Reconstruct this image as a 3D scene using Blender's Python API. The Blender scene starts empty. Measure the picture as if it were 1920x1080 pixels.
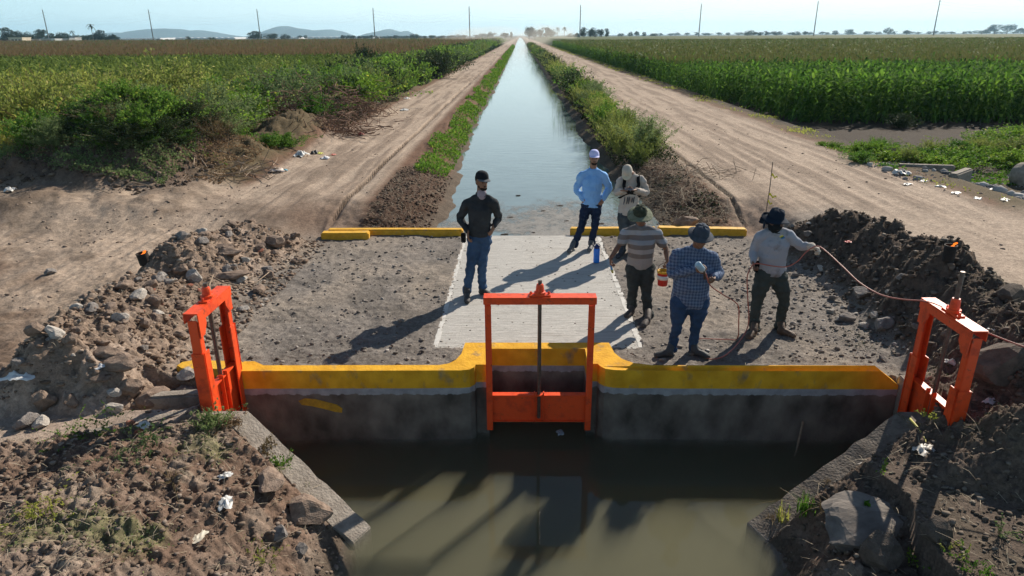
import bpy, math, random
import numpy as np
from mathutils import Vector, Matrix
R = math.radians
random.seed(7)
rng = np.random.default_rng(11)
scn = bpy.context.scene
col = scn.collection

# ---------------------------------------------------------------- camera
CAM = Vector((0.0, 0.0, 3.6)); FPX = 1280.0
PITCH, YAW, ROLL = R(20.3), R(0.76), R(0.32)
_F = Vector((-math.sin(YAW) * math.cos(PITCH), math.cos(YAW) * math.cos(PITCH), -math.sin(PITCH)))
_R0 = Vector((math.cos(YAW), math.sin(YAW), 0)); _U0 = _R0.cross(_F)
_Ux = _U0 * math.cos(ROLL) + _R0 * math.sin(ROLL); _Rx = _R0 * math.cos(ROLL) - _U0 * math.sin(ROLL)
cd = bpy.data.cameras.new('camera'); cam = bpy.data.objects.new('camera', cd); col.objects.link(cam)
cd.sensor_width = 36; cd.lens = 24.0; cd.clip_start = 0.05; cd.clip_end = 60000
m = Matrix.Identity(4)
for i in range(3):
    m[i][0] = _Rx[i]; m[i][1] = _Ux[i]; m[i][2] = -_F[i]; m[i][3] = CAM[i]
cam.matrix_world = m
scn.camera = cam

def ray(px, py):
    return _F + _Rx * ((px - 960) / FPX) + _Ux * ((540 - py) / FPX)
def at(px, py, Y):            # the point that the survey photo shows at px,py, Y metres ahead
    d = ray(px, py); return CAM + d * (Y / d.y)
def gz(px, py, z=0.0):        # the same for a known height
    d = ray(px, py); return CAM + d * ((z - CAM.z) / d.z)

# ---------------------------------------------------------------- sky and sun
SUN_EL, SUN_AZ = R(33), R(38)
w = bpy.data.worlds.new('World'); scn.world = w; w.use_nodes = True
nt = w.node_tree; N = nt.nodes; L = nt.links
bg = N['Background']; bg.inputs['Strength'].default_value = 0.06
sky = N.new('ShaderNodeTexSky'); sky.sky_type = 'NISHITA'; sky.sun_disc = False
sky.sun_elevation = SUN_EL; sky.sun_rotation = SUN_AZ
sky.air_density = 1.0; sky.dust_density = 0.15; sky.ozone_density = 1.6; sky.altitude = 10
tc = N.new('ShaderNodeTexCoord'); mp = N.new('ShaderNodeMapping'); mp.inputs['Scale'].default_value = (1.1, 1.1, 14)
L.new(tc.outputs['Generated'], mp.inputs[0])
cn = N.new('ShaderNodeTexNoise'); cn.inputs['Scale'].default_value = 2.6; cn.inputs['Detail'].default_value = 7; cn.inputs['Roughness'].default_value = .6
L.new(mp.outputs[0], cn.inputs['Vector'])
cr = N.new('ShaderNodeValToRGB'); cr.color_ramp.elements[0].position = .5; cr.color_ramp.elements[1].position = .8
cr.color_ramp.elements[1].color = (.28, .28, .28, 1)
L.new(cn.outputs[0], cr.inputs[0])
mx = N.new('ShaderNodeMix'); mx.data_type = 'RGBA'
L.new(cr.outputs[0], mx.inputs[0]); L.new(sky.outputs[0], mx.inputs[6]); mx.inputs[7].default_value = (7.5, 7.9, 8.2, 1)
sep = N.new('ShaderNodeSeparateXYZ'); L.new(tc.outputs['Generated'], sep.inputs[0])
hz = N.new('ShaderNodeMapRange'); hz.inputs[1].default_value = -.05; hz.inputs[2].default_value = .48; hz.inputs[3].default_value = .85; hz.inputs[4].default_value = .0
hz.interpolation_type = 'SMOOTHSTEP'; L.new(sep.outputs[2], hz.inputs[0])
gx_ = N.new('ShaderNodeVectorMath'); gx_.operation = 'DOT_PRODUCT'; L.new(tc.outputs['Generated'], gx_.inputs[0]); gx_.inputs[1].default_value = (math.sin(SUN_AZ), math.cos(SUN_AZ), 0)
gr = N.new('ShaderNodeMapRange'); gr.inputs[1].default_value = .2; gr.inputs[2].default_value = 1.0; L.new(gx_.outputs['Value'], gr.inputs[0])
hc = N.new('ShaderNodeMix'); hc.data_type = 'RGBA'; L.new(gr.outputs[0], hc.inputs[0])
hc.inputs[6].default_value = (7.6, 11.6, 13.2, 1); hc.inputs[7].default_value = (15.5, 17.8, 18.0, 1)
m2_ = N.new('ShaderNodeMix'); m2_.data_type = 'RGBA'; L.new(hz.outputs[0], m2_.inputs[0]); L.new(mx.outputs[2], m2_.inputs[6]); L.new(hc.outputs[2], m2_.inputs[7])
L.new(m2_.outputs[2], bg.inputs[0])
sd = bpy.data.lights.new('sun', 'SUN'); sd.energy = 5.0; sd.angle = R(.5); sd.color = (1, .90, .77)
so = bpy.data.objects.new('sun', sd); col.objects.link(so)
sdir = Vector((math.sin(SUN_AZ) * math.cos(SUN_EL), math.cos(SUN_AZ) * math.cos(SUN_EL), math.sin(SUN_EL)))
so.rotation_euler = sdir.to_track_quat('Z', 'Y').to_euler(); so.location = (20, 20, 30)
scn.view_settings.view_transform = 'Standard'; scn.view_settings.look = 'None'
scn.view_settings.gamma = 1; scn.view_settings.use_curve_mapping = False
scn.view_settings.exposure = 0.46
scn.cycles.max_bounces = 6; scn.cycles.diffuse_bounces = 3; scn.cycles.glossy_bounces = 3
scn.cycles.transmission_bounces = 4; scn.cycles.transparent_max_bounces = 6
scn.cycles.volume_bounces = 2; scn.cycles.use_denoising = True
scn.cycles.caustics_reflective = False; scn.cycles.caustics_refractive = False

# ---------------------------------------------------------------- helpers
def tag(o, label=None, cat=None, group=None, kind=None):
    if label: o['label'] = label
    if cat: o['category'] = cat
    if group: o['group'] = group
    if kind: o['kind'] = kind
    return o

def empty(name, loc, label, cat, group=None, rz=0):
    o = bpy.data.objects.new(name, None); col.objects.link(o); o.location = loc; o.rotation_euler.z = rz
    o.empty_display_size = .2
    return tag(o, label, cat, group)

def link(name, me, mt=None, parent=None, world=False):
    o = bpy.data.objects.new(name, me); col.objects.link(o)
    if mt is not None:
        if not me.materials: me.materials.append(mt)
    if parent is not None:
        o.parent = parent
        if world:   # mesh is in world coordinates
            o.matrix_parent_inverse = parent_matrix(parent).inverted()
    return o

def parent_matrix(p):
    mm = Matrix.LocRotScale(p.location, p.rotation_euler, p.scale)
    if p.parent is not None:
        return parent_matrix(p.parent) @ p.matrix_parent_inverse @ mm
    return mm

def np_mesh(name, V, F, smooth=False, loops=None):
    """V (n,3); F (m,k) with one polygon size."""
    V = np.asarray(V, dtype=np.float32); F = np.asarray(F, dtype=np.int32)
    me = bpy.data.meshes.new(name)
    me.vertices.add(len(V)); me.vertices.foreach_set('co', V.ravel())
    k = F.shape[1]
    me.loops.add(F.size); me.loops.foreach_set('vertex_index', F.ravel())
    me.polygons.add(len(F)); me.polygons.foreach_set('loop_start', np.arange(0, F.size, k, dtype=np.int32))
    me.polygons.foreach_set('loop_total', np.full(len(F), k, dtype=np.int32))
    me.update(calc_edges=True)
    if smooth: me.polygons.foreach_set('use_smooth', np.ones(len(F), dtype=bool))
    return me

class MB:
    """collects simple solids and builds them as one mesh"""
    def __init__(s): s.v = []; s.f = []
    def add(s, V, F):
        b = len(s.v); s.v += [tuple(p) for p in V]; s.f += [tuple(i + b for i in f) for f in F]; return s
    def box(s, a, b, rot=None):
        x0, y0, z0 = a; x1, y1, z1 = b
        V = [Vector(p) for p in [(x0,y0,z0),(x1,y0,z0),(x1,y1,z0),(x0,y1,z0),(x0,y0,z1),(x1,y0,z1),(x1,y1,z1),(x0,y1,z1)]]
        if rot is not None: V = [rot @ p for p in V]
        return s.add(V, [(0,3,2,1),(4,5,6,7),(0,1,5,4),(1,2,6,5),(2,3,7,6),(3,0,4,7)])
    def prism(s, poly, z0, z1, M=None):
        n = len(poly)
        V = [Vector((p[0], p[1], z0)) for p in poly] + [Vector((p[0], p[1], z1)) for p in poly]
        if M is not None: V = [M @ p for p in V]
        F = [tuple(range(n - 1, -1, -1)), tuple(range(n, 2 * n))] + [(i, (i + 1) % n, (i + 1) % n + n, i + n) for i in range(n)]
        return s.add(V, F)
    def tube(s, pts, rad, n=10, cap=True):
        pts = [Vector(p) for p in pts]
        rs = rad if isinstance(rad, (list, tuple)) else [rad] * len(pts)
        V = []; prev = None
        for i, p in enumerate(pts):
            t = (pts[min(i + 1, len(pts) - 1)] - pts[max(i - 1, 0)]).normalized()
            if prev is None:
                a = t.cross(Vector((0, 0, 1)) if abs(t.z) < .9 else Vector((1, 0, 0))).normalized()
            else:
                a = (prev - t * prev.dot(t)).normalized()
            prev = a; b = t.cross(a)
            for k in range(n):
                th = 2 * math.pi * k / n
                V.append(p + (a * math.cos(th) + b * math.sin(th)) * rs[i])
        F = []
        for i in range(len(pts) - 1):
            for k in range(n):
                k2 = (k + 1) % n
                F.append((i * n + k, i * n + k2, (i + 1) * n + k2, (i + 1) * n + k))
        if cap:
            F.append(tuple(range(n - 1, -1, -1))); F.append(tuple((len(pts) - 1) * n + k for k in range(n)))
        return s.add(V, F)
    def lathe(s, prof, n=16, M=None, loc=(0, 0, 0)):
        V = []; F = []
        for r, z in prof:
            for k in range(n):
                th = 2 * math.pi * k / n
                p = Vector((r * math.cos(th), r * math.sin(th), z))
                V.append((M @ p if M is not None else p) + Vector(loc))
        for i in range(len(prof) - 1):
            for k in range(n):
                k2 = (k + 1) % n
                F.append((i * n + k, i * n + k2, (i + 1) * n + k2, (i + 1) * n + k))
        F.append(tuple(range(n - 1, -1, -1))); F.append(tuple((len(prof) - 1) * n + k for k in range(n)))
        return s.add(V, F)
    def mesh(s, name, bevel=0, smooth=False):
        me = bpy.data.meshes.new(name); me.from_pydata([tuple(v) for v in s.v], [], s.f); me.update()
        import bmesh
        bm = bmesh.new(); bm.from_mesh(me); bmesh.ops.recalc_face_normals(bm, faces=bm.faces)
        if bevel:
            bmesh.ops.bevel(bm, geom=[e for e in bm.edges if len(e.link_faces) == 2 and e.calc_face_angle(0) > .5], offset=bevel, segments=2, affect='EDGES', clamp_overlap=True)
        bm.to_mesh(me); bm.free()
        if smooth:
            for p in me.polygons: p.use_smooth = True
        return me
    def build(s, name, mt, parent=None, bevel=0, smooth=False, world=False):
        return link(name, s.mesh(name, bevel, smooth), mt, parent, world)

def cp(root, loc=None, rz=None, scale=None, label=None, group=None, me=None):
    o = root.copy(); col.objects.link(o)
    if me is not None: o.data = me
    if loc is not None: o.location = loc
    if rz is not None: o.rotation_euler = rz if isinstance(rz, (tuple, list)) else (0, 0, rz)
    if scale is not None: o.scale = scale if isinstance(scale, (tuple, list)) else (scale,) * 3
    if label: o['label'] = label
    if group: o['group'] = group
    for ch in root.children:
        c = ch.copy(); col.objects.link(c); c.parent = o
    return o

# ---- vectorised noise
def _h(ix, iy, s):
    n = (ix.astype(np.int64) * 374761393 + iy.astype(np.int64) * 668265263 + s * 974634777) & 0xffffffff
    n = ((n ^ (n >> 13)) * 1274126177) & 0xffffffff
    n = n ^ (n >> 16)
    return (n & 0xffff) / 32767.5 - 1
def vn(x, y, s=0):
    x = np.asarray(x, float); y = np.asarray(y, float)
    ix = np.floor(x); iy = np.floor(y); fx = x - ix; fy = y - iy
    fx = fx * fx * fx * (fx * (fx * 6 - 15) + 10); fy = fy * fy * fy * (fy * (fy * 6 - 15) + 10)
    a = _h(ix, iy, s); b = _h(ix + 1, iy, s); c = _h(ix, iy + 1, s); d = _h(ix + 1, iy + 1, s)
    return (a * (1 - fx) + b * fx) * (1 - fy) + (c * (1 - fx) + d * fx) * fy
def fbm(x, y, s=0, o=3, g=.5):
    r = 0; a = 1; t = 0
    for k in range(o):
        r = r + a * vn(x * 2 ** k + 17.3 * k, y * 2 ** k - 9.1 * k, s + k); t += a; a *= g
    return r / t
def sm(a, b, t):
    t = np.clip((t - a) / (b - a), 0, 1); return t * t * (3 - 2 * t)

# ---------------------------------------------------------------- materials
def P(mt): return mt.node_tree.nodes['Principled BSDF']
def mat(name, c1, c2=None, scale=8, rough=.7, bump=0, bscale=40, metal=0, detail=5, contrast=(.35, .65), spec=.5, stretch=(1, 1, 1), coords='Object', spots=None):
    mt = bpy.data.materials.new(name); mt.use_nodes = True
    n = mt.node_tree.nodes; l = mt.node_tree.links; p = P(mt)
    p.inputs['Roughness'].default_value = rough; p.inputs['Metallic'].default_value = metal
    p.inputs['Specular IOR Level'].default_value = spec
    p.inputs['Base Color'].default_value = (*c1, 1)
    t = n.new('ShaderNodeTexCoord'); q = n.new('ShaderNodeMapping'); q.inputs['Scale'].default_value = stretch
    l.new(t.outputs[coords], q.inputs[0])
    if c2 is not None:
        a = n.new('ShaderNodeTexNoise'); a.inputs['Scale'].default_value = scale; a.inputs['Detail'].default_value = detail
        a.inputs['Roughness'].default_value = .65
        l.new(q.outputs[0], a.inputs['Vector'])
        r = n.new('ShaderNodeValToRGB'); r.color_ramp.elements[0].position = contrast[0]; r.color_ramp.elements[1].position = contrast[1]
        r.color_ramp.elements[0].color = (*c1, 1); r.color_ramp.elements[1].color = (*c2, 1)
        l.new(a.outputs[0], r.inputs[0]); l.new(r.outputs[0], p.inputs['Base Color'])
        if spots:
            sn = n.new('ShaderNodeTexNoise'); sn.inputs['Scale'].default_value = spots[1]; sn.inputs['Detail'].default_value = 9; sn.inputs['Roughness'].default_value = .7; l.new(q.outputs[0], sn.inputs['Vector'])
            sr = n.new('ShaderNodeMapRange'); sr.inputs[1].default_value = spots[2]; sr.inputs[2].default_value = spots[3]; l.new(sn.outputs[0], sr.inputs[0])
            sx = n.new('ShaderNodeMix'); sx.data_type = 'RGBA'; l.new(sr.outputs[0], sx.inputs[0]); l.new(r.outputs[0], sx.inputs[6]); sx.inputs[7].default_value = (*spots[0], 1); l.new(sx.outputs[2], p.inputs['Base Color'])
    if bump:
        b = n.new('ShaderNodeTexNoise'); b.inputs['Scale'].default_value = bscale; b.inputs['Detail'].default_value = 6
        l.new(q.outputs[0], b.inputs['Vector'])
        u = n.new('ShaderNodeBump'); u.inputs['Strength'].default_value = bump; u.inputs['Distance'].default_value = .02
        l.new(b.outputs[0], u.inputs['Height']); l.new(u.outputs[0], p.inputs['Normal'])
    return mt

def leafmat(name, c1, c2, c3=None, trans=.4, rough=.5):
    mt = bpy.data.materials.new(name); mt.use_nodes = True
    n = mt.node_tree.nodes; l = mt.node_tree.links; p = P(mt)
    p.inputs['Roughness'].default_value = rough; p.inputs['Specular IOR Level'].default_value = .04
    g = n.new('ShaderNodeNewGeometry'); oi = n.new('ShaderNodeObjectInfo')
    r = n.new('ShaderNodeValToRGB'); e = r.color_ramp.elements
    e[0].color = (*c1, 1); e[1].color = (*c2, 1)
    if c3: x = e.new(.93); x.color = (*c2, 1); e[-1].color = (*c3, 1)
    l.new(g.outputs['Random Per Island'], r.inputs[0])
    hs = n.new('ShaderNodeHueSaturation')
    ma = n.new('ShaderNodeMapRange'); ma.inputs[3].default_value = .75; ma.inputs[4].default_value = 1.25
    l.new(oi.outputs['Random'], ma.inputs[0]); l.new(ma.outputs[0], hs.inputs['Value'])
    mb = n.new('ShaderNodeMath'); mb.operation = 'MULTIPLY_ADD'; mb.inputs[1].default_value = -.03; mb.inputs[2].default_value = .515
    l.new(oi.outputs['Random'], mb.inputs[0]); l.new(mb.outputs[0], hs.inputs['Hue'])
    l.new(r.outputs[0], hs.inputs['Color']); l.new(hs.outputs[0], p.inputs['Base Color'])
    tr = n.new('ShaderNodeBsdfTranslucent'); l.new(hs.outputs[0], tr.inputs[0])
    ms = n.new('ShaderNodeMixShader'); ms.inputs[0].default_value = trans
    l.new(p.outputs[0], ms.inputs[1]); l.new(tr.outputs[0], ms.inputs[2])
    l.new(ms.outputs[0], n['Material Output'].inputs[0])
    return mt
# ================================================================ TERRAIN
WZ_DN, WZ_UP = -0.69, -0.06
def xl_edge(y):
    return np.where(y < 19, -1.8, -2.0) + .22 * vn(y * .45, y * 0 + 3.3, 5) + .12 * vn(y * 1.9, y * 0 + 8.3, 6) + 0 * y
def xr_edge(y):
    return 2.55 + .35 * sm(19, 15, y) + .15 * vn(y * .5, y * 0 + 1.3, 7) + .06 * vn(y * 2.2, y * 0, 8)

def terrain(x, y):
    """height and colour of the ground"""
    n1 = fbm(x * .8, y * .8, 1); n2 = fbm(x * 3, y * 3, 20, 4); n3 = fbm(x * 11, y * 11, 40, 3)
    clod = np.abs(fbm(x * 5, y * 5, 60, 3, .6)) * 1.2 ; clod2 = np.abs(fbm(x * 15, y * 15, 66, 3, .65)) * 1.3
    rutl = fbm(x * 4.5 + .15 * n1, y * .22, 70, 3); rut2 = fbm(x * 13, y * .6, 80, 3)
    def c(r, g, b): return np.stack([np.full(x.shape, r), np.full(x.shape, g), np.full(x.shape, b)], -1)
    def mixc(A, B, t): return A * (1 - t[..., None]) + B * t[..., None]
    ROAD = c(.375, .295, .228); ROAD2 = c(.215, .162, .122); SOIL = c(.15, .10, .073); GREYG = c(.20, .178, .158)
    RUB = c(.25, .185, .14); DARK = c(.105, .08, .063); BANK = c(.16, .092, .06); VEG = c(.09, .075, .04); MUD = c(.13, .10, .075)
    # ---- upstream cross-section
    xl = xl_edge(y); xr = xr_edge(y)
    dl = xl - x; dr = x - xr
    wl = np.where(y < 20, .95, .75)
    zl = WZ_UP - .6 * sm(0, .8, -dl) + (.42 + .05 * n1) * sm(-.35, 1, dl / wl) + .07 * clod * sm(.05, .3, dl) * sm(1.4, .9, dl)
    zr = WZ_UP - .6 * sm(0, .8, -dr) + .50 * np.where(y < 20, sm(-.25, 1, dr / .95), sm(-.35, 1, dr / 1.3)) + .08 * clod * sm(.05, .3, dr) * sm(1.6, 1.1, dr)
    zu = np.where(x < .35, zl, zr)
    onl = sm(-6.5, -6.1, x) * sm(-3.1, -3.45, x); onr = sm(4.05, 4.4, x) * sm(9.4, 8.8, x + .25 * n1)
    rutfade = np.exp(-np.maximum(y - 20, 0) / 60)
    zu = zu + (onl + onr) * (.030 * rutl + .010 * rut2 + .010 * n2) * rutfade
    # left thicket ground
    zu = zu + sm(-6.4, -7.4, x) * (.12 + .12 * n1 + .06 * n2) * sm(-30, -12, x) * np.exp(-np.maximum(y - 60, 0) / 200)
    zu = zu - .3 * sm(-12, -14, x) - .3 * sm(10.0, 11.2, x)
    def mound(cx, cy, rx, ry, h): return h * np.exp(-(((x - cx) / rx) ** 2 + ((y - cy) / ry) ** 2))
    zu = zu + (mound(-10.0, 18.4, 2.3, 1.6, 1.3) + mound(-7.5, 23.0, 1.1, 2.2, .8) + mound(-7.6, 30, 1.0, 3, .5) + .38 * sm(-7.6, -9.0, x) * sm(14.6, 15.8, y + .6 * n1) * sm(18, 16.8, y) * sm(-40, -20, x)) * (1 + .35 * n2)
    cu = mixc(BANK, ROAD, np.clip(onl + onr, 0, 1))
    cu = mixc(cu, ROAD2, np.clip((onl + onr) * sm(-.15, .35, rutl + .3 * n1) * .8, 0, 1))
    cu = mixc(cu, VEG, np.maximum(sm(-6.3, -6.9, x + .3 * n2), sm(9.0, 9.8, x + .5 * n2)) * .8)
    cu = mixc(cu, DARK * .42, sm(9.5, 10.2, x + .2 * n2) * sm(14, 20.5, y + .4 * n2) * sm(60, 30, y - 400 * (x < 12)) * .95)  # dark soil before the corn, with the corn's shadow tinted in
    cu = mixc(cu, BANK * .52, sm(2.3, 2.6, x) * sm(4.15, 3.9, x + .15 * n2) * sm(26, 20, y))  # bank on the corn side: its shade is put into the earth colour
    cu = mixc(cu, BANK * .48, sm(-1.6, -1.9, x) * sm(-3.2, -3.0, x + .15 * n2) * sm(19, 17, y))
    cu = mixc(cu, MUD * .8, sm(.35, .05, np.where(x < .35, dl, dr)))
    # ---- crossing (near part)
    NB = 12.58
    lroad = .22 + .035 * rutl + .016 * n3 + .028 * n2 + .03 * clod * sm(.1, .5, n1); rroad = .40 + .02 * rutl + .012 * n2
    zn = 0.010 + .022 * n2 + .016 * n3 + .02 * clod2
    tl = sm(-3.95, -4.6, x + .1 * n2); tr = sm(4.6, 5.2, x + .1 * n2)
    zn = zn * (1 - tl) + lroad * tl; zn = zn * (1 - tr) + rroad * tr
    cn_ = mixc(GREYG, c(.27, .23, .19), sm(-.1, .6, n1)); cn_ = mixc(cn_, c(.13, .115, .10), sm(0, .6, fbm(x * 2.2, y * 2.2, 90)) * .6)
    cn_ = mixc(cn_, mixc(ROAD, ROAD2, sm(-.2, .5, n1 + .4 * n2)), tl)
    cn_ = mixc(cn_, ROAD, tr * sm(6.3, 6.6, x)); cn_ = mixc(cn_, SOIL, tl * sm(.1, .6, n1) * .6)
    # rubble berm on the west side of the crossing
    cx = np.interp(y, [5.6, 6.4, 7.4, 9.4, 11.7], [-5.0, -5.0, -5.15, -5.5, -4.95])
    ends = sm(5.75, 6.35, y + .1 * n2) * sm(12.3, 11.5, y)
    hb = (.58 + .1 * vn(y * .9, y * 0, 91) + .05 * n2 - .22 * np.exp(-((y - 9.35) / .35) ** 2)) * ends
    prof = np.where(x > cx, sm(1.55, 0, x - cx), sm(.62, 0, cx - x))
    zb = hb * prof + (.09 * clod + .05 * clod2 + .03 * n3) * sm(0.02, .25, prof * ends)
    bm_ = sm(0.02, .25, prof * ends); zn = np.maximum(zn, zb)
    cn_ = mixc(cn_, mixc(RUB, c(.32, .25, .2), sm(0, .5, n2)), bm_)
    # earth mound on the east side
    cx2 = np.interp(y, [5.2, 7, 8.6, 10.2, 11.6], [5.3, 5.35, 5.75, 5.75, 5.35]) + .12 * vn(y * 1.3, y * 0, 93)
    e2 = sm(4.6, 5.6, y) * sm(12.2, 11.3, y)
    h2 = (.83 + .12 * vn(y * .8, y * 0, 94) + .09 * vn(y * 3.1, y * 0, 95)) * e2
    p2 = np.where(x < cx2, sm(1.25, 0, cx2 - x), sm(.75, 0, x - cx2))
    z2 = h2 * p2 + (.16 * clod + .09 * clod2 + .03 * n3) * sm(0, .3, p2 * e2)
    zn = np.maximum(zn, z2); m2 = sm(0.02, .2, p2 * e2)
    cn_ = mixc(cn_, mixc(DARK, c(.10, .10, .05), sm(.1, .5, n1 + .3 * n2) * sm(8.5, 7, y)), m2)
    zbank = .02 + (zu - .02) * sm(12.5, 14.3, y + .25 * n2)
    wb_ = sm(-4.9, -3.3, x) * sm(5.6, 4.3, x) * (zu > .0); zu = zu * (1 - wb_) + zbank * wb_
    # join of crossing and upstream ground
    k = sm(NB - .05, NB + .05, y) * sm(-3.9, -3.6, x) * sm(4.5, 4.3, x) + np.where((x < -3.75) | (x > 4.4), sm(11.8, 13.6, y), 0) 
    k = np.clip(k, 0, 1)
    z = zn * (1 - k) + zu * k; C = mixc(cn_, cu, k)
    C = mixc(C, mixc(ROAD, ROAD2, sm(-.2, .5, n1 + .5 * n2)), sm(-3.9, -4.3, x) * sm(12, 12.8, y) * sm(16.2, 14.9, y + .30 * (x + 6)) * .9)
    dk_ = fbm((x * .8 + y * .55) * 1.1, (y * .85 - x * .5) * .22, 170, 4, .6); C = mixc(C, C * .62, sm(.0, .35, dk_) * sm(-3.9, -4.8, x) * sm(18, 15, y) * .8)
    C = mixc(C, SOIL * .75, sm(-7.3, -8.2, x + .3 * n2) * sm(14.5, 15.5, y + .7 * n1) * sm(22, 20, y) * .9)
    C = mixc(C, SOIL, np.exp(-((x + 4.0) / 1.1) ** 2 - ((y - 13.2) / .9) ** 2) * .8)
    C = mixc(C, SOIL * 1.3, sm(3.9, 4.4, x) * sm(5.4, 4.6, x) * sm(12.0, 12.6, y) * sm(14.5, 13.2, y) * .6)
    # ---- downstream
    f = y < 6.84
    de = np.maximum(-1.64 + .10 * vn(y * 1.7, y * 0, 101) - x, x - 2.22 - .10 * vn(y * 1.9, y * 0, 102))
    zf = WZ_DN + .86 * np.tanh(1.1 * de)
    chunk = np.maximum(0, fbm(x * 8, y * 8, 160, 3, .6)) ; chunk2 = np.maximum(0, vn(x * 19, y * 19, 165)) * (.5 + vn(x * 5, y * 5, 166))
    zf = zf + (.07 * clod + .045 * clod2 + .02 * n3 + .05 * n2 + .055 * chunk + .022 * chunk2) * sm(-.1, .35, de)
    zf = zf + np.where(x > 2.2, .22 * sm(3.6, 5.4, x) - .26 * np.maximum(5.75 - y, 0) * sm(.25, 1.3, de), 0)
    zf = zf + .36 * np.exp(-((x - 4.35) / .42) ** 2 - ((y - 5.22) / .30) ** 2)
    zf = zf + .16 * np.exp(-((x - 3.7) / .55) ** 2 - ((y - 4.95) / .22) ** 2)
    pathm = sm(-3.15, -3.45, x) * sm(-.08, .12, y - np.interp(x, [-5.2, -3.3], [5.05, 5.66]) + .05 * n2) * sm(6.3, 6.0, y)
    zf = zf * (1 - pathm) + (.07 + .01 * n2) * pathm
    zf = np.where(de > .9, np.maximum(zf, np.maximum(zb, z2)), zf)
    Cf = mixc(c(.22, .165, .13), SOIL * 1.05, sm(-.2, .45, n1 + .5 * n2)); Cf = mixc(Cf, c(.30, .24, .19), sm(.15, .6, fbm(x * 2.4, y * 2.4, 180)) * .7)
    Cf = mixc(Cf, c(.15, .15, .07), sm(.25, .6, fbm(x * 1.7, y * 1.7, 110)) * .7)
    Cf = mixc(Cf, c(.36, .285, .23), pathm * .95)
    Cf = mixc(Cf, DARK * 1.0, sm(2.3, 2.9, x) * .9)  # near bank on the hose side, tinted dark to stand in for its shade
    Cf = mixc(Cf, MUD * .7, sm(.25, 0.02, de)); Cf = mixc(Cf, mixc(RUB, c(.32, .25, .2), sm(0, .5, n2)), bm_ * sm(5.9, 6.2, y))
    kf = np.where((x < -3.2) | (x > 4.1), sm(6.9, 6.3, y), (y < 6.84) * 1.0)
    z = z * (1 - kf) + zf * kf; C = mixc(C, Cf, kf)
    # the basin between the walls
    ln = np.interp(x, [-3.14, -2.75, -1.5, -1.49, 2.19, 2.2, 3.78, 4.0], [5.84, 5.84, 5.12, 3, 3, 5.2, 5.84, 5.84])
    basin = (y > ln) & (y < 6.84) & (x > -3.2) & (x < 4.15)
    notch = (x > -.45) & (x < .85) & (y < 7.3) & (y > 6.6)
    z = np.where(basin | notch, -1.35, z)
    # ground kept below the tops of the wing walls
    for (ax_, ay_, bx_, by_) in ((-2.70, 5.93, -1.40, 5.19), (3.70, 5.93, 2.12, 5.26)):
        t_ = np.clip(((x - ax_) * (bx_ - ax_) + (y - ay_) * (by_ - ay_)) / ((bx_ - ax_) ** 2 + (by_ - ay_) ** 2), 0, 1)
        d_ = np.hypot(x - ax_ - t_ * (bx_ - ax_), y - ay_ - t_ * (by_ - ay_)); lim = .06 - .78 * t_ + np.maximum(d_ - .27, 0) * 3 + .02 * n2
        z = np.where((y < 6.1) & (d_ < .8), np.minimum(z, lim), z)
    # side ditches behind the lateral gates
    dt = sm(-3.12, -3.2, x) * sm(-4.3, -3.7, x) * sm(6.0, 6.08, y) * sm(6.66, 6.58, y)
    z = z - .30 * dt
    z = np.where((x > -1.05) & (x < 1.49) & (y > 7.60) & (y < 12.6), np.minimum(z, -.04), z); z = np.where((x > -1.5) & (x < 2.0) & (y > 7.2) & (y < 12.4) & (z < .006) & (z > -.035), .006, z)
    C = np.clip(C * (1 + .10 * n2 + .12 * n3)[..., None], .01, .9)
    return z, C

def H(x, y):
    z, _ = terrain(np.array([float(x)]), np.array([float(y)])); return float(z[0])

# fan-shaped grid: dense near, reaching the horizon
ang = np.arctan2(3.6, 3.2); rows = [3.2]
while rows[-1] < 90:
    Y = rows[-1]; rows.append(Y + max(.016, min(.3, (Y * Y + 13) / (3.6 * 683) * .8)))
while rows[-1] < 26000: rows.append(rows[-1] * 1.045 + .1)
rows = np.array([-400., -120, -40, -15, -6, -2, 0, 1.2, 2, 2.6, 2.9] + rows)
NCOL = 860
u = np.linspace(-1, 1, NCOL)
Yg = np.repeat(rows[:, None], NCOL, 1); Wd = .86 * np.maximum(Yg, 0) + 3.4 + np.where(Yg < 1, (1 - Yg) * 1.2, 0)
Xg = u[None, :] * Wd
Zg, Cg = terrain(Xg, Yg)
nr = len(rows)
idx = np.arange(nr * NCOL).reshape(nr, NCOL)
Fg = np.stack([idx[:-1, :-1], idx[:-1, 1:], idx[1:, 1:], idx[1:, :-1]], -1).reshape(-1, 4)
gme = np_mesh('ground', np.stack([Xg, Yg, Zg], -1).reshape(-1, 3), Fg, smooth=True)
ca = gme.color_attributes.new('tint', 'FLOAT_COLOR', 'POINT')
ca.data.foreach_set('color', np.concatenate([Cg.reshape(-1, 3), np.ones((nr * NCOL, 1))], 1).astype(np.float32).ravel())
gm = bpy.data.materials.new('ground'); gm.use_nodes = True
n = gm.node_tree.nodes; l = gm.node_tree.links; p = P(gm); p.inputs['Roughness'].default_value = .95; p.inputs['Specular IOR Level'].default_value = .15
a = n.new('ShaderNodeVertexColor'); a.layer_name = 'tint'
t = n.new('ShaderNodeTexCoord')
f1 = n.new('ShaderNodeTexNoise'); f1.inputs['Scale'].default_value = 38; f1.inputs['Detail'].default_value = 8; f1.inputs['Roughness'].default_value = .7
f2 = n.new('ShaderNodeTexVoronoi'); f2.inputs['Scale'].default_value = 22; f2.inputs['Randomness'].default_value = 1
l.new(t.outputs['Object'], f1.inputs['Vector']); l.new(t.outputs['Object'], f2.inputs['Vector'])
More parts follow.
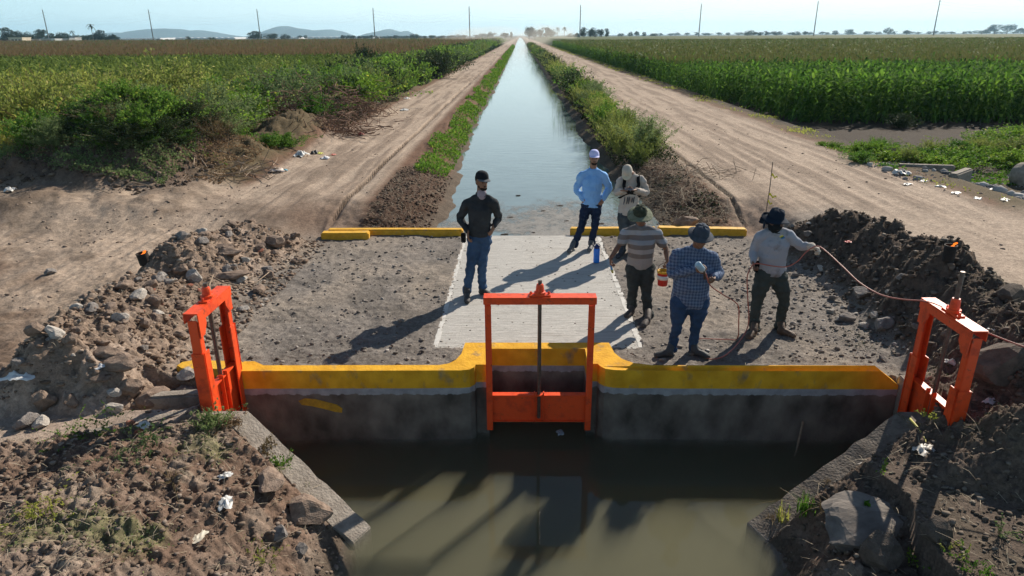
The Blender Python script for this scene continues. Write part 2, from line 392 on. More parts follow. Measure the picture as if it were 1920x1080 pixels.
r1 = n.new('ShaderNodeMapRange'); r1.inputs[1].default_value = .3; r1.inputs[2].default_value = .7; r1.inputs[3].default_value = .68; r1.inputs[4].default_value = 1.3
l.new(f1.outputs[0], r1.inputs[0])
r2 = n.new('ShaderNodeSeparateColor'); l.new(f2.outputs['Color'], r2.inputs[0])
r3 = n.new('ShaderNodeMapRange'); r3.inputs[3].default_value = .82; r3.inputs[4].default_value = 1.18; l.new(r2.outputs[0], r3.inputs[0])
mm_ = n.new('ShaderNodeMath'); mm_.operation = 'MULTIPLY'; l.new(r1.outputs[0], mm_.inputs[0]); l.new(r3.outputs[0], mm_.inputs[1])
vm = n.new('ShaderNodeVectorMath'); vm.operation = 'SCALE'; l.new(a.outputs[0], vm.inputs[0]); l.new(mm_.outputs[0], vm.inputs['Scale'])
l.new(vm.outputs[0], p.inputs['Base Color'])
bu = n.new('ShaderNodeBump'); bu.inputs['Strength'].default_value = .8; bu.inputs['Distance'].default_value = .02
l.new(f1.outputs[0], bu.inputs['Height']); l.new(bu.outputs[0], p.inputs['Normal'])
ground = link('ground', gme, gm); tag(ground, kind='structure')

# ---------------------------------------------------------------- water
def water(name, x0, x1, y0, y1, z, colr, rscale, rstr, sss, rough=.04, stretch=(1, 1, 1)):
    me = np_mesh(name, [(x0, y0, z), (x1, y0, z), (x1, y1, z), (x0, y1, z)], [(0, 1, 2, 3)]) if not sss else MB().box((x0, y0, z - .9), (x1, y1, z)).mesh(name)
    mt = mat(name, colr, tuple(v * 1.25 for v in colr), scale=1.2, rough=rough, spec=.5)
    pp = P(mt); pp.inputs['IOR'].default_value = 1.33
    if sss:
        pp.inputs['Subsurface Weight'].default_value = 1; pp.inputs['Subsurface Radius'].default_value = (sss, sss * .9, sss * .6); pp.inputs['Subsurface Scale'].default_value = 1
    nn = mt.node_tree.nodes; ll = mt.node_tree.links
    t = nn.new('ShaderNodeTexCoord'); q = nn.new('ShaderNodeMapping'); q.inputs['Scale'].default_value = stretch; ll.new(t.outputs['Object'], q.inputs[0])
    b = nn.new('ShaderNodeTexNoise'); b.inputs['Scale'].default_value = rscale; b.inputs['Detail'].default_value = 4; ll.new(q.outputs[0], b.inputs['Vector'])
    u_ = nn.new('ShaderNodeBump'); u_.inputs['Strength'].default_value = rstr; u_.inputs['Distance'].default_value = .02
    ll.new(b.outputs[0], u_.inputs['Height']); ll.new(u_.outputs[0], pp.inputs['Normal'])
    o = link(name, me, mt); tag(o, kind='structure'); return o
water('basin_water', -4.0, 5.0, -30, 7.32, WZ_DN, (.115, .10, .058), 3, .05, .5)
bw = bpy.data.objects['basin_water'].data.materials[0]; n = bw.node_tree.nodes; l = bw.node_tree.links
pn = P(bw); nrm = pn.inputs['Normal'].links[0].from_socket
gl_ = n.new('ShaderNodeBsdfGlossy'); gl_.inputs['Roughness'].default_value = .03; l.new(nrm, gl_.inputs['Normal'])
tr_ = n.new('ShaderNodeBsdfTransparent'); fr_ = n.new('ShaderNodeFresnel'); fr_.inputs['IOR'].default_value = 1.33; l.new(nrm, fr_.inputs['Normal'])
mxs = n.new('ShaderNodeMixShader'); gb_ = n.new('ShaderNodeNewGeometry'); sb_ = n.new('ShaderNodeMath'); sb_.operation = 'SUBTRACT'; sb_.inputs[0].default_value = 1; l.new(gb_.outputs['Backfacing'], sb_.inputs[1]); mb_ = n.new('ShaderNodeMath'); mb_.operation = 'MULTIPLY'; l.new(fr_.outputs[0], mb_.inputs[0]); l.new(sb_.outputs[0], mb_.inputs[1]); l.new(mb_.outputs[0], mxs.inputs[0]); l.new(tr_.outputs[0], mxs.inputs[1]); l.new(gl_.outputs[0], mxs.inputs[2])
vol = n.new('ShaderNodeVolumePrincipled'); vol.inputs['Color'].default_value = (.43, .425, .30, 1); vol.inputs['Density'].default_value = 4.0; vol.inputs['Anisotropy'].default_value = .3
l.new(mxs.outputs[0], n['Material Output'].inputs['Surface']); l.new(vol.outputs[0], n['Material Output'].inputs['Volume']); n.remove(pn)
water('canal_water', -3.6, 4.6, 12.5, 1200, WZ_UP, (.12, .16, .165), 2.2, .24, 0, .04, (1, 2.6, 1))
# grey scum with specks of litter drifting against the slab
gx, gy = np.meshgrid(np.linspace(-2.2, 2.9, 260), np.linspace(12.62, 17.4, 240))
dens = 1.15 - ((gx - .35) / 2.3) ** 2 * .5 - ((gy - 12.4) / 4.2) ** 1.3 * 1.2 + .35 * fbm(gx * 1.3, gy * .9, 120) + .3 * fbm(gx * 7, gy * 5, 125)
dens = dens - 1.3 * np.exp(-((gx + .55) / .5) ** 2 - ((gy - 12.75) / .35) ** 2)
ii = np.arange(gx.size).reshape(gx.shape)
keep = dens[:-1, :-1] > .15
F_ = np.stack([ii[:-1, :-1], ii[:-1, 1:], ii[1:, 1:], ii[1:, :-1]], -1)[keep]
sme = np_mesh('floating_scum', np.stack([gx, gy, WZ_UP + .004 + .004 * (1 + fbm(gx * 9, gy * 9, 130))], -1).reshape(-1, 3), F_)
da = sme.attributes.new('cover', 'FLOAT', 'POINT'); da.data.foreach_set('value', dens.astype(np.float32).ravel())
smt = mat('scum', (.17, .155, .135), (.30, .275, .24), scale=26, rough=.5, bump=.2, bscale=60)
n = smt.node_tree.nodes; l = smt.node_tree.links
at_ = n.new('ShaderNodeAttribute'); at_.attribute_name = 'cover'; nz = n.new('ShaderNodeTexNoise'); nz.inputs['Scale'].default_value = 16; nz.inputs['Detail'].default_value = 8; nz.inputs['Roughness'].default_value = .75
tcc = n.new('ShaderNodeTexCoord'); l.new(tcc.outputs['Object'], nz.inputs['Vector'])
ad = n.new('ShaderNodeMath'); ad.operation = 'MULTIPLY_ADD'; l.new(nz.outputs[0], ad.inputs[0]); ad.inputs[1].default_value = 1.6; l.new(at_.outputs['Fac'], ad.inputs[2])
mr = n.new('ShaderNodeMapRange'); mr.inputs[1].default_value = 1.05; mr.inputs[2].default_value = 1.7; mr.inputs[4].default_value = .93; l.new(ad.outputs[0], mr.inputs[0]); l.new(mr.outputs[0], P(smt).inputs['Alpha'])
scum = link('floating_scum', sme, smt)
tag(scum, kind='stuff', label='grey scum and specks floating against the upstream edge of the slab', cat='floating scum')
# ================================================================ CONCRETE WORK
conc = mat('slab_concrete', (.34, .325, .30), (.56, .54, .50), scale=9, rough=.9, bump=.8, bscale=34, stretch=(.35, 5, 1), contrast=(.3, .62), detail=9, spots=((.24, .20, .16), 3.5, .54, .78))
conc2 = mat('rough_concrete', (.20, .17, .14), (.34, .30, .255), scale=7, rough=.95, bump=.7, bscale=45)
def wallmat():
    mt = mat('headwall_paint', (.1, .1, .1), rough=.85, bump=.45, bscale=30, spec=.3)
    n = mt.node_tree.nodes; l = mt.node_tree.links; p = P(mt)
    t = n.new('ShaderNodeTexCoord'); s = n.new('ShaderNodeSeparateXYZ'); l.new(t.outputs['Object'], s.inputs[0])
    def noise(sc, st=(1, 1, 1), det=5):
        q = n.new('ShaderNodeMapping'); q.inputs['Scale'].default_value = st; l.new(t.outputs['Object'], q.inputs[0])
        a = n.new('ShaderNodeTexNoise'); a.inputs['Scale'].default_value = sc; a.inputs['Detail'].default_value = det; l.new(q.outputs[0], a.inputs['Vector']); return a.outputs[0]
    def edge(zc, amp, sc, soft=.004):
        a = n.new('ShaderNodeMath'); a.operation = 'MULTIPLY_ADD'; l.new(noise(sc), a.inputs[0]); a.inputs[1].default_value = amp; l.new(s.outputs[2], a.inputs[2])
        r = n.new('ShaderNodeMapRange'); r.inputs[1].default_value = zc - soft + amp * .5; r.inputs[2].default_value = zc + soft + amp * .5; l.new(a.outputs[0], r.inputs[0]); return r.outputs[0]
    def ramp(src, c1, c2, a=.35, b=.65):
        r = n.new('ShaderNodeValToRGB'); r.color_ramp.elements[0].position = a; r.color_ramp.elements[1].position = b
        r.color_ramp.elements[0].color = (*c1, 1); r.color_ramp.elements[1].color = (*c2, 1); l.new(src, r.inputs[0]); return r.outputs[0]
    def mix(f, a, b):
        x = n.new('ShaderNodeMix'); x.data_type = 'RGBA'; l.new(f, x.inputs[0]); l.new(a, x.inputs[6]); l.new(b, x.inputs[7]); return x.outputs[2]
    stain = ramp(noise(4, (1, 1, .7), 9), (.062, .050, .042), (.23, .195, .165), .3, .72)
    render_ = ramp(noise(9), (.24, .24, .26), (.34, .34, .36))
    yellow = mix(ramp(noise(7, (1, 1, .6), 9), (0, 0, 0), (1, 1, 1), .58, .74), ramp(noise(5), (.58, .29, .010), (.76, .41, .022)), ramp(noise(20), (.22, .15, .08), (.34, .24, .12)))
    c = mix(edge(-.125, .09, 9), stain, render_)
    c = mix(edge(-.05, .012, 4), c, yellow)
    l.new(c, p.inputs['Base Color']); return mt
wm = wallmat()
yel = mat('yellow_paint', (.58, .31, .012), (.76, .43, .03), scale=9, rough=.65, bump=.35, bscale=30, spots=((.30, .22, .14), 7, .58, .72))

# slab
bm_slab = MB().box((-1.09, 7.56, -.25), (1.53, 12.6, .010))
slab = empty('crossing_slab', (.2, 10, 0), 'pale broom-finished concrete slab crossing the canal between two gravel patches', 'concrete slab')
bm_slab.build('deck', conc, slab, bevel=.008, world=True)
em = mat('slab_edge', (.44, .43, .40), (.60, .585, .55), scale=8, rough=.8)
def edge_strip(x0, x1):
    k = MB(); ys = np.linspace(7.6, 12.5, 50)
    for i in range(49):
        if random.random() < .85:
            k.box((x0 + random.uniform(0, .012), ys[i], .0105), (x1 - random.uniform(0, .02), ys[i + 1], .0135))
    k.build('troweled_edge', em, slab, world=True)
edge_strip(-1.085, -1.01); edge_strip(1.44, 1.525)

# kerbs
def kerb(pts, wd, h, label, z0=-.1):
    # pts: centreline in plan
    V = []
    L_ = []; R_ = []
    for i, p in enumerate(pts):
        a = Vector(pts[max(i - 1, 0)]); b = Vector(pts[min(i + 1, len(pts) - 1)]); t = (b - a).normalized(); nn = Vector((-t.y, t.x))
        L_.append(Vector(p) + nn * wd / 2); R_.append(Vector(p) - nn * wd / 2)
    o = MB().prism([(q.x, q.y) for q in R_ + L_[::-1]], z0, h).build('yellow_kerb', yel, bevel=.02)
    return tag(o, label, 'kerb', 'yellow kerbs on the upstream side')
kerb([(-3.75, 12.42), (-3.2, 12.42), (-2.86, 12.44)], .2, .14, 'short fat yellow kerb block at the west end beside the rubble')
kerb([(-3.7, 12.68), (-2.5, 12.68), (-1.1, 12.66)], .16, .13, 'long thin yellow kerb running from the rubble to the slab')
kerb([(.96, 12.74), (1.1, 12.72), (1.4, 12.72), (2.3, 12.74), (2.6, 12.74)], .17, .13, 'yellow kerb behind the man in the light blue shirt')
kerb([(2.64, 12.72), (4.28, 12.58)], .20, .15, 'thicker yellow kerb reaching to the boulder on the east bank')

# headwall: plan outline (world x,y), front then back
front = [(-3.12, 6.66), (-.66, 6.68), (-.56, 6.70), (-.51, 6.76), (-.50, 6.82), (-.36, 6.82), (-.36, 7.23), (.75, 7.23), (.75, 6.84), (.86, 6.84), (.88, 6.78), (.93, 6.72), (1.03, 6.69), (1.2, 6.68), (3.9, 6.66), (4.12, 6.66)]
back = [(4.12, 6.80), (3.9, 6.80), (1.45, 6.81), (1.26, 6.86), (1.14, 6.97), (1.08, 7.12), (1.05, 7.40), (-.66, 7.40), (-.68, 7.1), (-.73, 6.94), (-.80, 6.85), (-.9, 6.81), (-2.86, 6.80), (-3.0, 6.9), (-3.12, 6.9)]
hw = empty('headwall', (.2, 6.7, 0), 'long stained concrete headwall with a broad yellow painted top above the basin', 'retaining wall')
hb_ = MB()
poly = front + back; nfr = len(front); n_ = len(poly); TOP = .17
# outline extruded; the east end of the top is chamfered
V = [(x, y, -1.3) for x, y in poly] + [(x, y, TOP if x < 4.0 else .0) for x, y in poly]
V2 = []
from mathutils.geometry import tessellate_polygon
tri = tessellate_polygon([[Vector((x, y, 0)) for x, y in poly]])
hb_.add(V, [(i, (i + 1) % n_, (i + 1) % n_ + n_, i + n_) for i in range(n_)] + [tuple(i + n_ for i in t) for t in tri])
# insert chamfer start vertices by splitting: simple wedge on top of the last 0.3 m
hb_.build('wall_body', wm, hw, world=True)
MB().prism([(-3.85, 6.80), (-3.75, 6.72), (-3.14, 6.70), (-3.14, 6.93), (-3.72, 6.95), (-3.83, 6.9)], -.3, .165).build('wall_return', yel, hw, bevel=.015, world=True)
pm = mat('paint_splash', (.30, .18, .02), (.55, .32, .015), scale=12, rough=.8)
# yellow paint splash on the west face (3 mm proud)
pts = [(-2.47, -.20), (-2.40, -.17), (-2.28, -.18), (-2.16, -.215), (-2.05, -.25), (-1.99, -.30), (-2.0, -.35), (-2.07, -.34), (-2.2, -.30), (-2.33, -.265), (-2.44, -.25)]
k = MB(); k.add([(x, 6.657, z) for x, z in pts] + [(x, 6.669, z) for x, z in pts], [tuple(range(len(pts)))[::-1]] + [(i, (i + 1) % len(pts), (i + 1) % len(pts) + len(pts), i + len(pts)) for i in range(len(pts))])
k.build('paint_splash', pm, hw, world=True)

# wing walls that slope into the water
conc3 = mat('soil_covered_concrete', (.085, .07, .058), (.17, .145, .12), scale=9, rough=.95, bump=.8, bscale=40)
def wing(name, label, P0, P1, z0, z1, wd, side, arm, cm=None):
    cm = cm or conc2
    a = Vector(P0); b = Vector(P1); t = (b - a).normalized(); nn = Vector((-t.y, t.x)) * side
    K = 14; V = []; F = []
    for i in range(K + 1):
        f = i / K; c = a.lerp(b, f); zt = z0 + (z1 - z0) * f + random.uniform(-.008, .008)
        w0 = random.uniform(-.012, .012); w1 = random.uniform(-.02, .02)
        i0 = c + nn * w0; i1 = c + nn * (wd + w1)
        V += [(i0.x, i0.y, -1.4), (i0.x, i0.y, zt), (i1.x, i1.y, zt - .01), (i1.x, i1.y, -1.4)]
    for i in range(K):
        o = i * 4
        F += [(o, o + 4, o + 5, o + 1), (o + 1, o + 5, o + 6, o + 2), (o + 2, o + 6, o + 7, o + 3), (o + 3, o + 7, o + 4, o)]
    F += [(0, 1, 2, 3), (K * 4 + 3, K * 4 + 2, K * 4 + 1, K * 4)]
    root = empty(name, (P0[0], P0[1], z0), label, 'retaining wall')
    MB().add(V, F).build('sloping_wall', cm, root, bevel=.008, world=True)
    MB().prism(arm, -1.4, z0 + .012).build('wall_top', cm, root, bevel=.012, world=True)
wing('wing_wall', 'weathered concrete wing wall sloping into the water below the west gate', (-2.70, 5.93), (-1.40, 5.19), .095, -.70, .25, -1, [(-3.35, 5.74), (-2.74, 5.74), (-2.70, 5.93), (-3.02, 5.93), (-3.35, 5.9)])
wing('wing_wall', 'soil-covered concrete wing wall sloping into the water below the east gate', (3.70, 5.93), (2.12, 5.26), .095, -.70, .28, 1, [(3.70, 5.93), (3.74, 5.72), (4.35, 5.50), (4.35, 5.78), (4.02, 5.80), (4.02, 5.93)], conc3)
# side walls of the basin behind the lateral gates
o = MB().box((-3.3, 6.64, -.9), (-3.13, 6.72, .12)).box((-3.3, 5.86, -.9), (-3.13, 5.90, .07)).build('gate_jamb', conc2, bevel=.01); tag(o, 'concrete jambs holding the west lateral gate', 'wall')
o = MB().box((4.13, 6.40, -.9), (4.3, 6.72, .1)).box((4.1, 5.36, -.9), (4.3, 5.50, .26)).build('gate_jamb', conc2, bevel=.01); tag(o, 'concrete jambs holding the east lateral gate', 'wall')
def rotz(a, loc): return Matrix.Translation(loc) @ Matrix.Rotation(a, 4, 'Z')
o = MB().box((-1.0, -.07, -.35), (0, .07, .085), rotz(R(28), Vector((-3.24, 6.02, 0)))).build('ditch_wall', conc2, bevel=.02); tag(o, 'low concrete ditch wall lit by the sun beside the west gate', 'wall')
o = MB().box((-.62, -.07, -.35), (0, .07, .10), rotz(R(8), Vector((-3.36, 6.34, 0)))).build('ditch_wall', conc2, bevel=.02); tag(o, 'short thick concrete ditch lip behind the west gate', 'wall')

# ================================================================ GATES
ora = mat('orange_paint', (.50, .04, .012), (.84, .085, .016), scale=7, rough=.45, bump=.2, bscale=22, spec=.4, contrast=(.28, .5), detail=9, spots=((.13, .05, .03), 11, .60, .70))
steel = mat('rusty_screw_steel', (.10, .075, .06), (.17, .13, .11), scale=30, rough=.45, metal=.6, bump=.3, bscale=80)
def gate(label, u0, u1, axis, fixed, ztop, zbase, guide_top, panel, rod_top, hubh=.12, face=1, group='orange sluice gates'):
    """u runs across the opening; axis 0: u is x, 1: u is y; fixed: the other coordinate; face: side of the guides"""
    def T(u, v, z): return (u, fixed + v * face, z) if axis == 0 else (fixed + v * face, u, z)
    def bx(k, a, b):
        p, q = T(*a), T(*b)
        return k.box(tuple(min(p[i], q[i]) for i in range(3)), tuple(max(p[i], q[i]) for i in range(3)))
    um = (u0 + u1) / 2
    root = empty('sluice_gate', T(um, 0, zbase), label, 'sluice gate', group)
    pw = .085 if axis else .068
    for s, ue in ((1, u0), (-1, u1)):
        k = MB(); bx(k, (ue, -.045, zbase), (ue + s * .012, .045, ztop - .078)); bx(k, (ue + s * .012, -.045, zbase), (ue + s * pw, -.033, ztop - .10)); bx(k, (ue + s * .012, .033, guide_top), (ue + s * pw * .9, .045, ztop - .10))
        k.build('post', ora, root, bevel=.003, world=True)
        k = MB(); bx(k, (ue + s * .014, -.062, zbase), (ue + s * (pw + .035), -.048, guide_top)); bx(k, (ue - s * .004, .048, zbase), (ue + s * (pw + .035), .062, guide_top)); bx(k, (ue - s * .012, -.062, zbase), (ue - s * .002, .062, guide_top))
        (k.build('guide_rail', ora, root, bevel=.003, world=True) if axis else None)
        k = MB(); a = [(ue + s * .0, ztop - .10), (ue + s * .15, ztop - .10), (ue + s * .15, ztop - .155), (ue + s * pw, ztop - .25), (ue + s * .0, ztop - .25)]
        n4 = len(a); V = [T(p[0], -.066, p[1]) for p in a] + [T(p[0], -.056, p[1]) for p in a]
        k.add(V, [tuple(range(n4)), tuple(range(2 * n4 - 1, n4 - 1, -1))] + [(i, (i + 1) % n4, (i + 1) % n4 + n4, i + n4) for i in range(n4)])
        if axis == 1: k.build('gusset_plate', ora, root, world=True)
    k = MB(); cb = .10 if axis else .078; bx(k, (u0 - .012, -.072, ztop - .012), (u1 + .012, .072, ztop)); bx(k, (u0 - .012, -.072, ztop - cb), (u1 + .012, -.060, ztop - .0135)); bx(k, (u0 - .012, .060, ztop - cb), (u1 + .012, .072, ztop - .0135))
    k.build('crossbar', ora, root, bevel=.003, world=True)
    k = MB(); c = Vector(T(um, 0, 0))
    bx(k, (um - .115, -.045, ztop + .001), (um + .115, .045, ztop + .018))
    k.lathe([(.062, ztop + .018), (.062, ztop + .045), (.045, ztop + .05), (.040, ztop + hubh - .02), (.034, ztop + hubh)], 14, loc=(c.x, c.y, 0))
    k.build('lifting_nut', ora, root, bevel=.002, world=True)
    for s in (-1, 1):
        for v in (0,):
            k = MB()
            q = Vector(T(um + s * .095, v, 0)); k.lathe([(.014, ztop + .018), (.014, ztop + .034), (.008, ztop + .046)], 6, loc=(q.x, q.y, 0)); k.build('bolt', ora, root, world=True)
    z0, z1 = panel
    MB().tube([(c.x, c.y, z0 + .04), (c.x, c.y, (z1 + rod_top) / 2), (c.x, c.y, rod_top)], .021, 12).build('screw_rod', steel, root, smooth=False, world=True)
    k = MB(); bx(k, (u0 + .02, -.006, z0), (u1 - .02, .008, z1)); bx(k, (u0 + .05, -.03, z0), (u1 - .05, -.0065, z0 + .012)); bx(k, (u0 + .05, -.04, z1 - .014), (u1 - .05, .04, z1 + .001))
    for s in (-1, 1): bx(k, (um + s * .045, -.05, z0 + .0125), (um + s * .057, -.0065, z1 + .04))
    k.build('gate_leaf', ora, root, bevel=.002, world=True)
    return root
gate('orange steel sluice gate in the middle of the headwall, seen square on', -.38, .79, 0, 6.745, 1.02, -.60, -.30, (-.50, -.157), 1.19, .13)
gate('orange steel sluice gate west of the basin with its screw rod barely showing above', 5.93, 6.69, 1, -3.12, 1.15, -.35, .73, (-.25, .29), 1.32, .13, face=-1)
gate('orange steel sluice gate east of the basin with a long bare screw rod sticking up', 5.53, 6.33, 1, 4.03, 1.15, -.35, .55, (-.3, .30), 1.56, .15)
# ================================================================ PEOPLE
from mathutils import noise as mnoise
def ell(c, axes, radii, n=14, m_=9):
    V = []; F = []
    V.append(c - axes[2] * radii[2])
    for i in range(1, m_):
        ph = -math.pi / 2 + math.pi * i / m_
        for k in range(n):
            th = 2 * math.pi * k / n
            V.append(c + axes[0] * radii[0] * math.cos(ph) * math.cos(th) + axes[1] * radii[1] * math.cos(ph) * math.sin(th) + axes[2] * radii[2] * math.sin(ph))
    V.append(c + axes[2] * radii[2]); top = len(V) - 1
    for k in range(n): F.append((0, 1 + (k + 1) % n, 1 + k)); F.append((top, top - n + k, top - n + (k + 1) % n))
    for i in range(m_ - 2):
        for k in range(n):
            a = 1 + i * n + k; b = 1 + i * n + (k + 1) % n
            F.append((a, b, b + n, a + n))
    return V, F
def sweep(pts, rad, ref, n=14, capf=(1, 1)):
    """closed tube with round ends; rad: list of r or (ra, rb), ra along ref"""
    pts = [Vector(p) for p in pts]; rad = [(r, r) if not isinstance(r, tuple) else r for r in rad]
    # catmull refinement
    P2 = []; R2 = []
    K = 4
    for i in range(len(pts) - 1):
        p0 = pts[max(i - 1, 0)]; p1 = pts[i]; p2 = pts[i + 1]; p3 = pts[min(i + 2, len(pts) - 1)]
        for k in range(K):
            t = k / K
            q = 0.5 * ((2 * p1) + (p2 - p0) * t + (2 * p0 - 5 * p1 + 4 * p2 - p3) * t * t + (3 * p1 - p0 - 3 * p2 + p3) * t ** 3)
            P2.append(q); R2.append(tuple(rad[i][j] * (1 - t) + rad[i + 1][j] * t for j in (0, 1)))
    P2.append(pts[-1]); R2.append(rad[-1])
    t0 = (P2[1] - P2[0]).normalized(); t1 = (P2[-1] - P2[-2]).normalized()
    A = []; B = []
    for ph in (80, 55, 28):
        s, c_ = math.sin(R(ph)), math.cos(R(ph))
        A.append((P2[0] - t0 * min(R2[0]) * s * capf[0], tuple(v * c_ for v in R2[0])))
        B.append((P2[-1] + t1 * min(R2[-1]) * s * capf[1], tuple(v * c_ for v in R2[-1])))
    seq = A + list(zip(P2, R2)) + B[::-1]
    V = []; F = []; ref = Vector(ref)
    for i, (p, r) in enumerate(seq):
        t = (seq[min(i + 1, len(seq) - 1)][0] - seq[max(i - 1, 0)][0]).normalized()
        a = (ref - t * ref.dot(t))
        if a.length < .05: a = Vector((0, 0, 1)) - t * t.z
        a.normalize(); b = t.cross(a)
        for k in range(n):
            th = 2 * math.pi * k / n
            V.append(p + a * (r[0] * math.cos(th)) + b * (r[1] * math.sin(th)))
    for i in range(len(seq) - 1):
        for k in range(n):
            k2 = (k + 1) % n; F.append((i * n + k, i * n + k2, (i + 1) * n + k2, (i + 1) * n + k))
    F.append(tuple(range(n - 1, -1, -1))); F.append(tuple((len(seq) - 1) * n + k for k in range(n)))
    return V, F

def organic(name, prims, mt, root, voxel=.009, smooth=3, wrinkle=0, wsc=9, zmin=None, cut=None):
    k = MB()
    for V, F in prims: k.add(V, F)
    me = k.mesh('tmp'); o = bpy.data.objects.new('tmp', me); col.objects.link(o)
    r = o.modifiers.new('r', 'REMESH'); r.mode = 'VOXEL'; r.voxel_size = voxel; r.use_smooth_shade = True
    if smooth:
        s = o.modifiers.new('s', 'SMOOTH'); s.iterations = smooth; s.factor = .5
    dg = bpy.context.evaluated_depsgraph_get(); dg.update()
    me2 = bpy.data.meshes.new_from_object(o.evaluated_get(dg), depsgraph=dg)
    bpy.data.objects.remove(o)
    nv = len(me2.vertices)
    co = np.empty(nv * 3, np.float32); me2.vertices.foreach_get('co', co); co = co.reshape(-1, 3)
    if wrinkle:
        no = np.empty(nv * 3, np.float32); me2.vertex_normals.foreach_get('vector', no); no = no.reshape(-1, 3)
        d = np.array([mnoise.noise(Vector((p[0] * wsc, p[1] * wsc, p[2] * wsc * 1.9))) * .7 + .5 * (abs(mnoise.noise(Vector((p[0] * wsc * 2.1 + 5, p[1] * wsc * 2.1, p[2] * wsc * 1.3)) )) - .25) for p in co])
        co = co + no * (d * wrinkle)[:, None]
    if zmin is not None: co[:, 2] = np.maximum(co[:, 2], zmin)
    me2.vertices.foreach_set('co', co.astype(np.float32).ravel()); me2.update()
    me2.name = name; me2.materials.clear(); me2.materials.append(mt)
    return link(name, me2, None, root, world=True)

def skinmat(nm, c1):
    mt = mat(nm, tuple(v * .8 for v in c1), c1, scale=14, rough=.55, bump=.1, bscale=60)
    return mt
def cloth(nm, c1, c2=None, scale=6, bscale=130, bump=.25, contrast=(.35, .65)):
    return mat(nm, c1, c2 or tuple(v * 1.25 for v in c1), scale=scale, rough=.9, bump=bump, bscale=bscale, spec=.15, contrast=contrast)
def bands(nm, zs, colors):
    """horizontal bands of a striped shirt"""
    mt = cloth(nm, colors[0]); n = mt.node_tree.nodes; l = mt.node_tree.links; p = P(mt)
    t = n.new('ShaderNodeTexCoord'); s = n.new('ShaderNodeSeparateXYZ'); l.new(t.outputs['Object'], s.inputs[0])
    r = n.new('ShaderNodeMapRange'); r.inputs[1].default_value = zs[0]; r.inputs[2].default_value = zs[1]; l.new(s.outputs[2], r.inputs[0])
    q = n.new('ShaderNodeValToRGB'); q.color_ramp.interpolation = 'CONSTANT'; e = q.color_ramp.elements
    k = len(colors); e[0].color = (*colors[0], 1); e[1].position = 1 / k; e[1].color = (*colors[1], 1)
    for i in range(2, k): x = e.new(i / k); x.color = (*colors[i], 1)
    l.new(r.outputs[0], q.inputs[0]); l.new(q.outputs[0], p.inputs['Base Color']); return mt
def plaid(nm):
    mt = cloth(nm, (.05, .08, .16)); n = mt.node_tree.nodes; l = mt.node_tree.links; p = P(mt)
    t = n.new('ShaderNodeTexCoord'); outs = []
    for d, sc in (('X', 9), ('Z', 8), ('X', 23), ('Z', 21)):
        a = n.new('ShaderNodeTexWave'); a.bands_direction = d; a.inputs['Scale'].default_value = sc; a.inputs['Distortion'].default_value = .4; l.new(t.outputs['Object'], a.inputs[0]); outs.append(a.outputs['Fac'])
    s = outs[0]
    for o in outs[1:]:
        m_ = n.new('ShaderNodeMath'); m_.operation = 'ADD'; l.new(s, m_.inputs[0]); l.new(o, m_.inputs[1]); s = m_.outputs[0]
    m_ = n.new('ShaderNodeMath'); m_.operation = 'MULTIPLY'; l.new(s, m_.inputs[0]); m_.inputs[1].default_value = .25
    q = n.new('ShaderNodeValToRGB'); e = q.color_ramp.elements; e[0].position = .3; e[0].color = (.035, .06, .13, 1); e[1].position = .7; e[1].color = (.17, .22, .32, 1)
    l.new(m_.outputs[0], q.inputs[0]); l.new(q.outputs[0], p.inputs['Base Color']); return mt

def hand(prims, w, d, nrm, curl=(25, 30, 25), thumb=1, s=1.0, spread=0):
    """palm, four fingers and a thumb; d: pointing direction, nrm: palm normal (fingers curl toward it)"""
    w = Vector(w); d = Vector(d).normalized(); nrm = Vector(nrm); nrm = (nrm - d * nrm.dot(d)).normalized(); lat = d.cross(nrm) * thumb
    prims.append(sweep([w - d * .02, w + d * .03 * s, w + d * .085 * s], [(.026 * s, .019 * s), (.036 * s, .016 * s), (.040 * s, .014 * s)], lat))
    for k, (off, ln) in enumerate(((.030, .066), (.010, .074), (-.011, .070), (-.031, .055))):
        p = w + d * (.088 - .004 * abs(k - 1)) * s + lat * off * s; pts = [p - d * .012]; dd = (d + lat * off * spread * 8).normalized()
        for j, (f, cc) in enumerate(zip((.45, .32, .28), curl)):
            dd = (Matrix.Rotation(R(cc + 4 * k), 3, d.cross(nrm)) @ dd).normalized()
            # rotate towards the palm
            if dd.dot(nrm) < 0 and j == 0: dd = (Matrix.Rotation(-2 * R(cc + 4 * k), 3, d.cross(nrm)) @ dd).normalized()
            p = p + dd * ln * f * s; pts.append(p)
        prims.append(sweep(pts, [.0098 * s, .0095 * s, .0088 * s, .0078 * s], nrm, n=8))
    p0 = w + d * .022 * s + lat * .028 * s; p1 = p0 + (d * .55 + lat * .65 + nrm * .25).normalized() * .036 * s; p2 = p1 + (d * .8 + lat * .2 + nrm * .45).normalized() * .03 * s
    prims.append(sweep([p0, p1, p2], [.0135 * s, .0115 * s, .0095 * s], nrm, n=8))

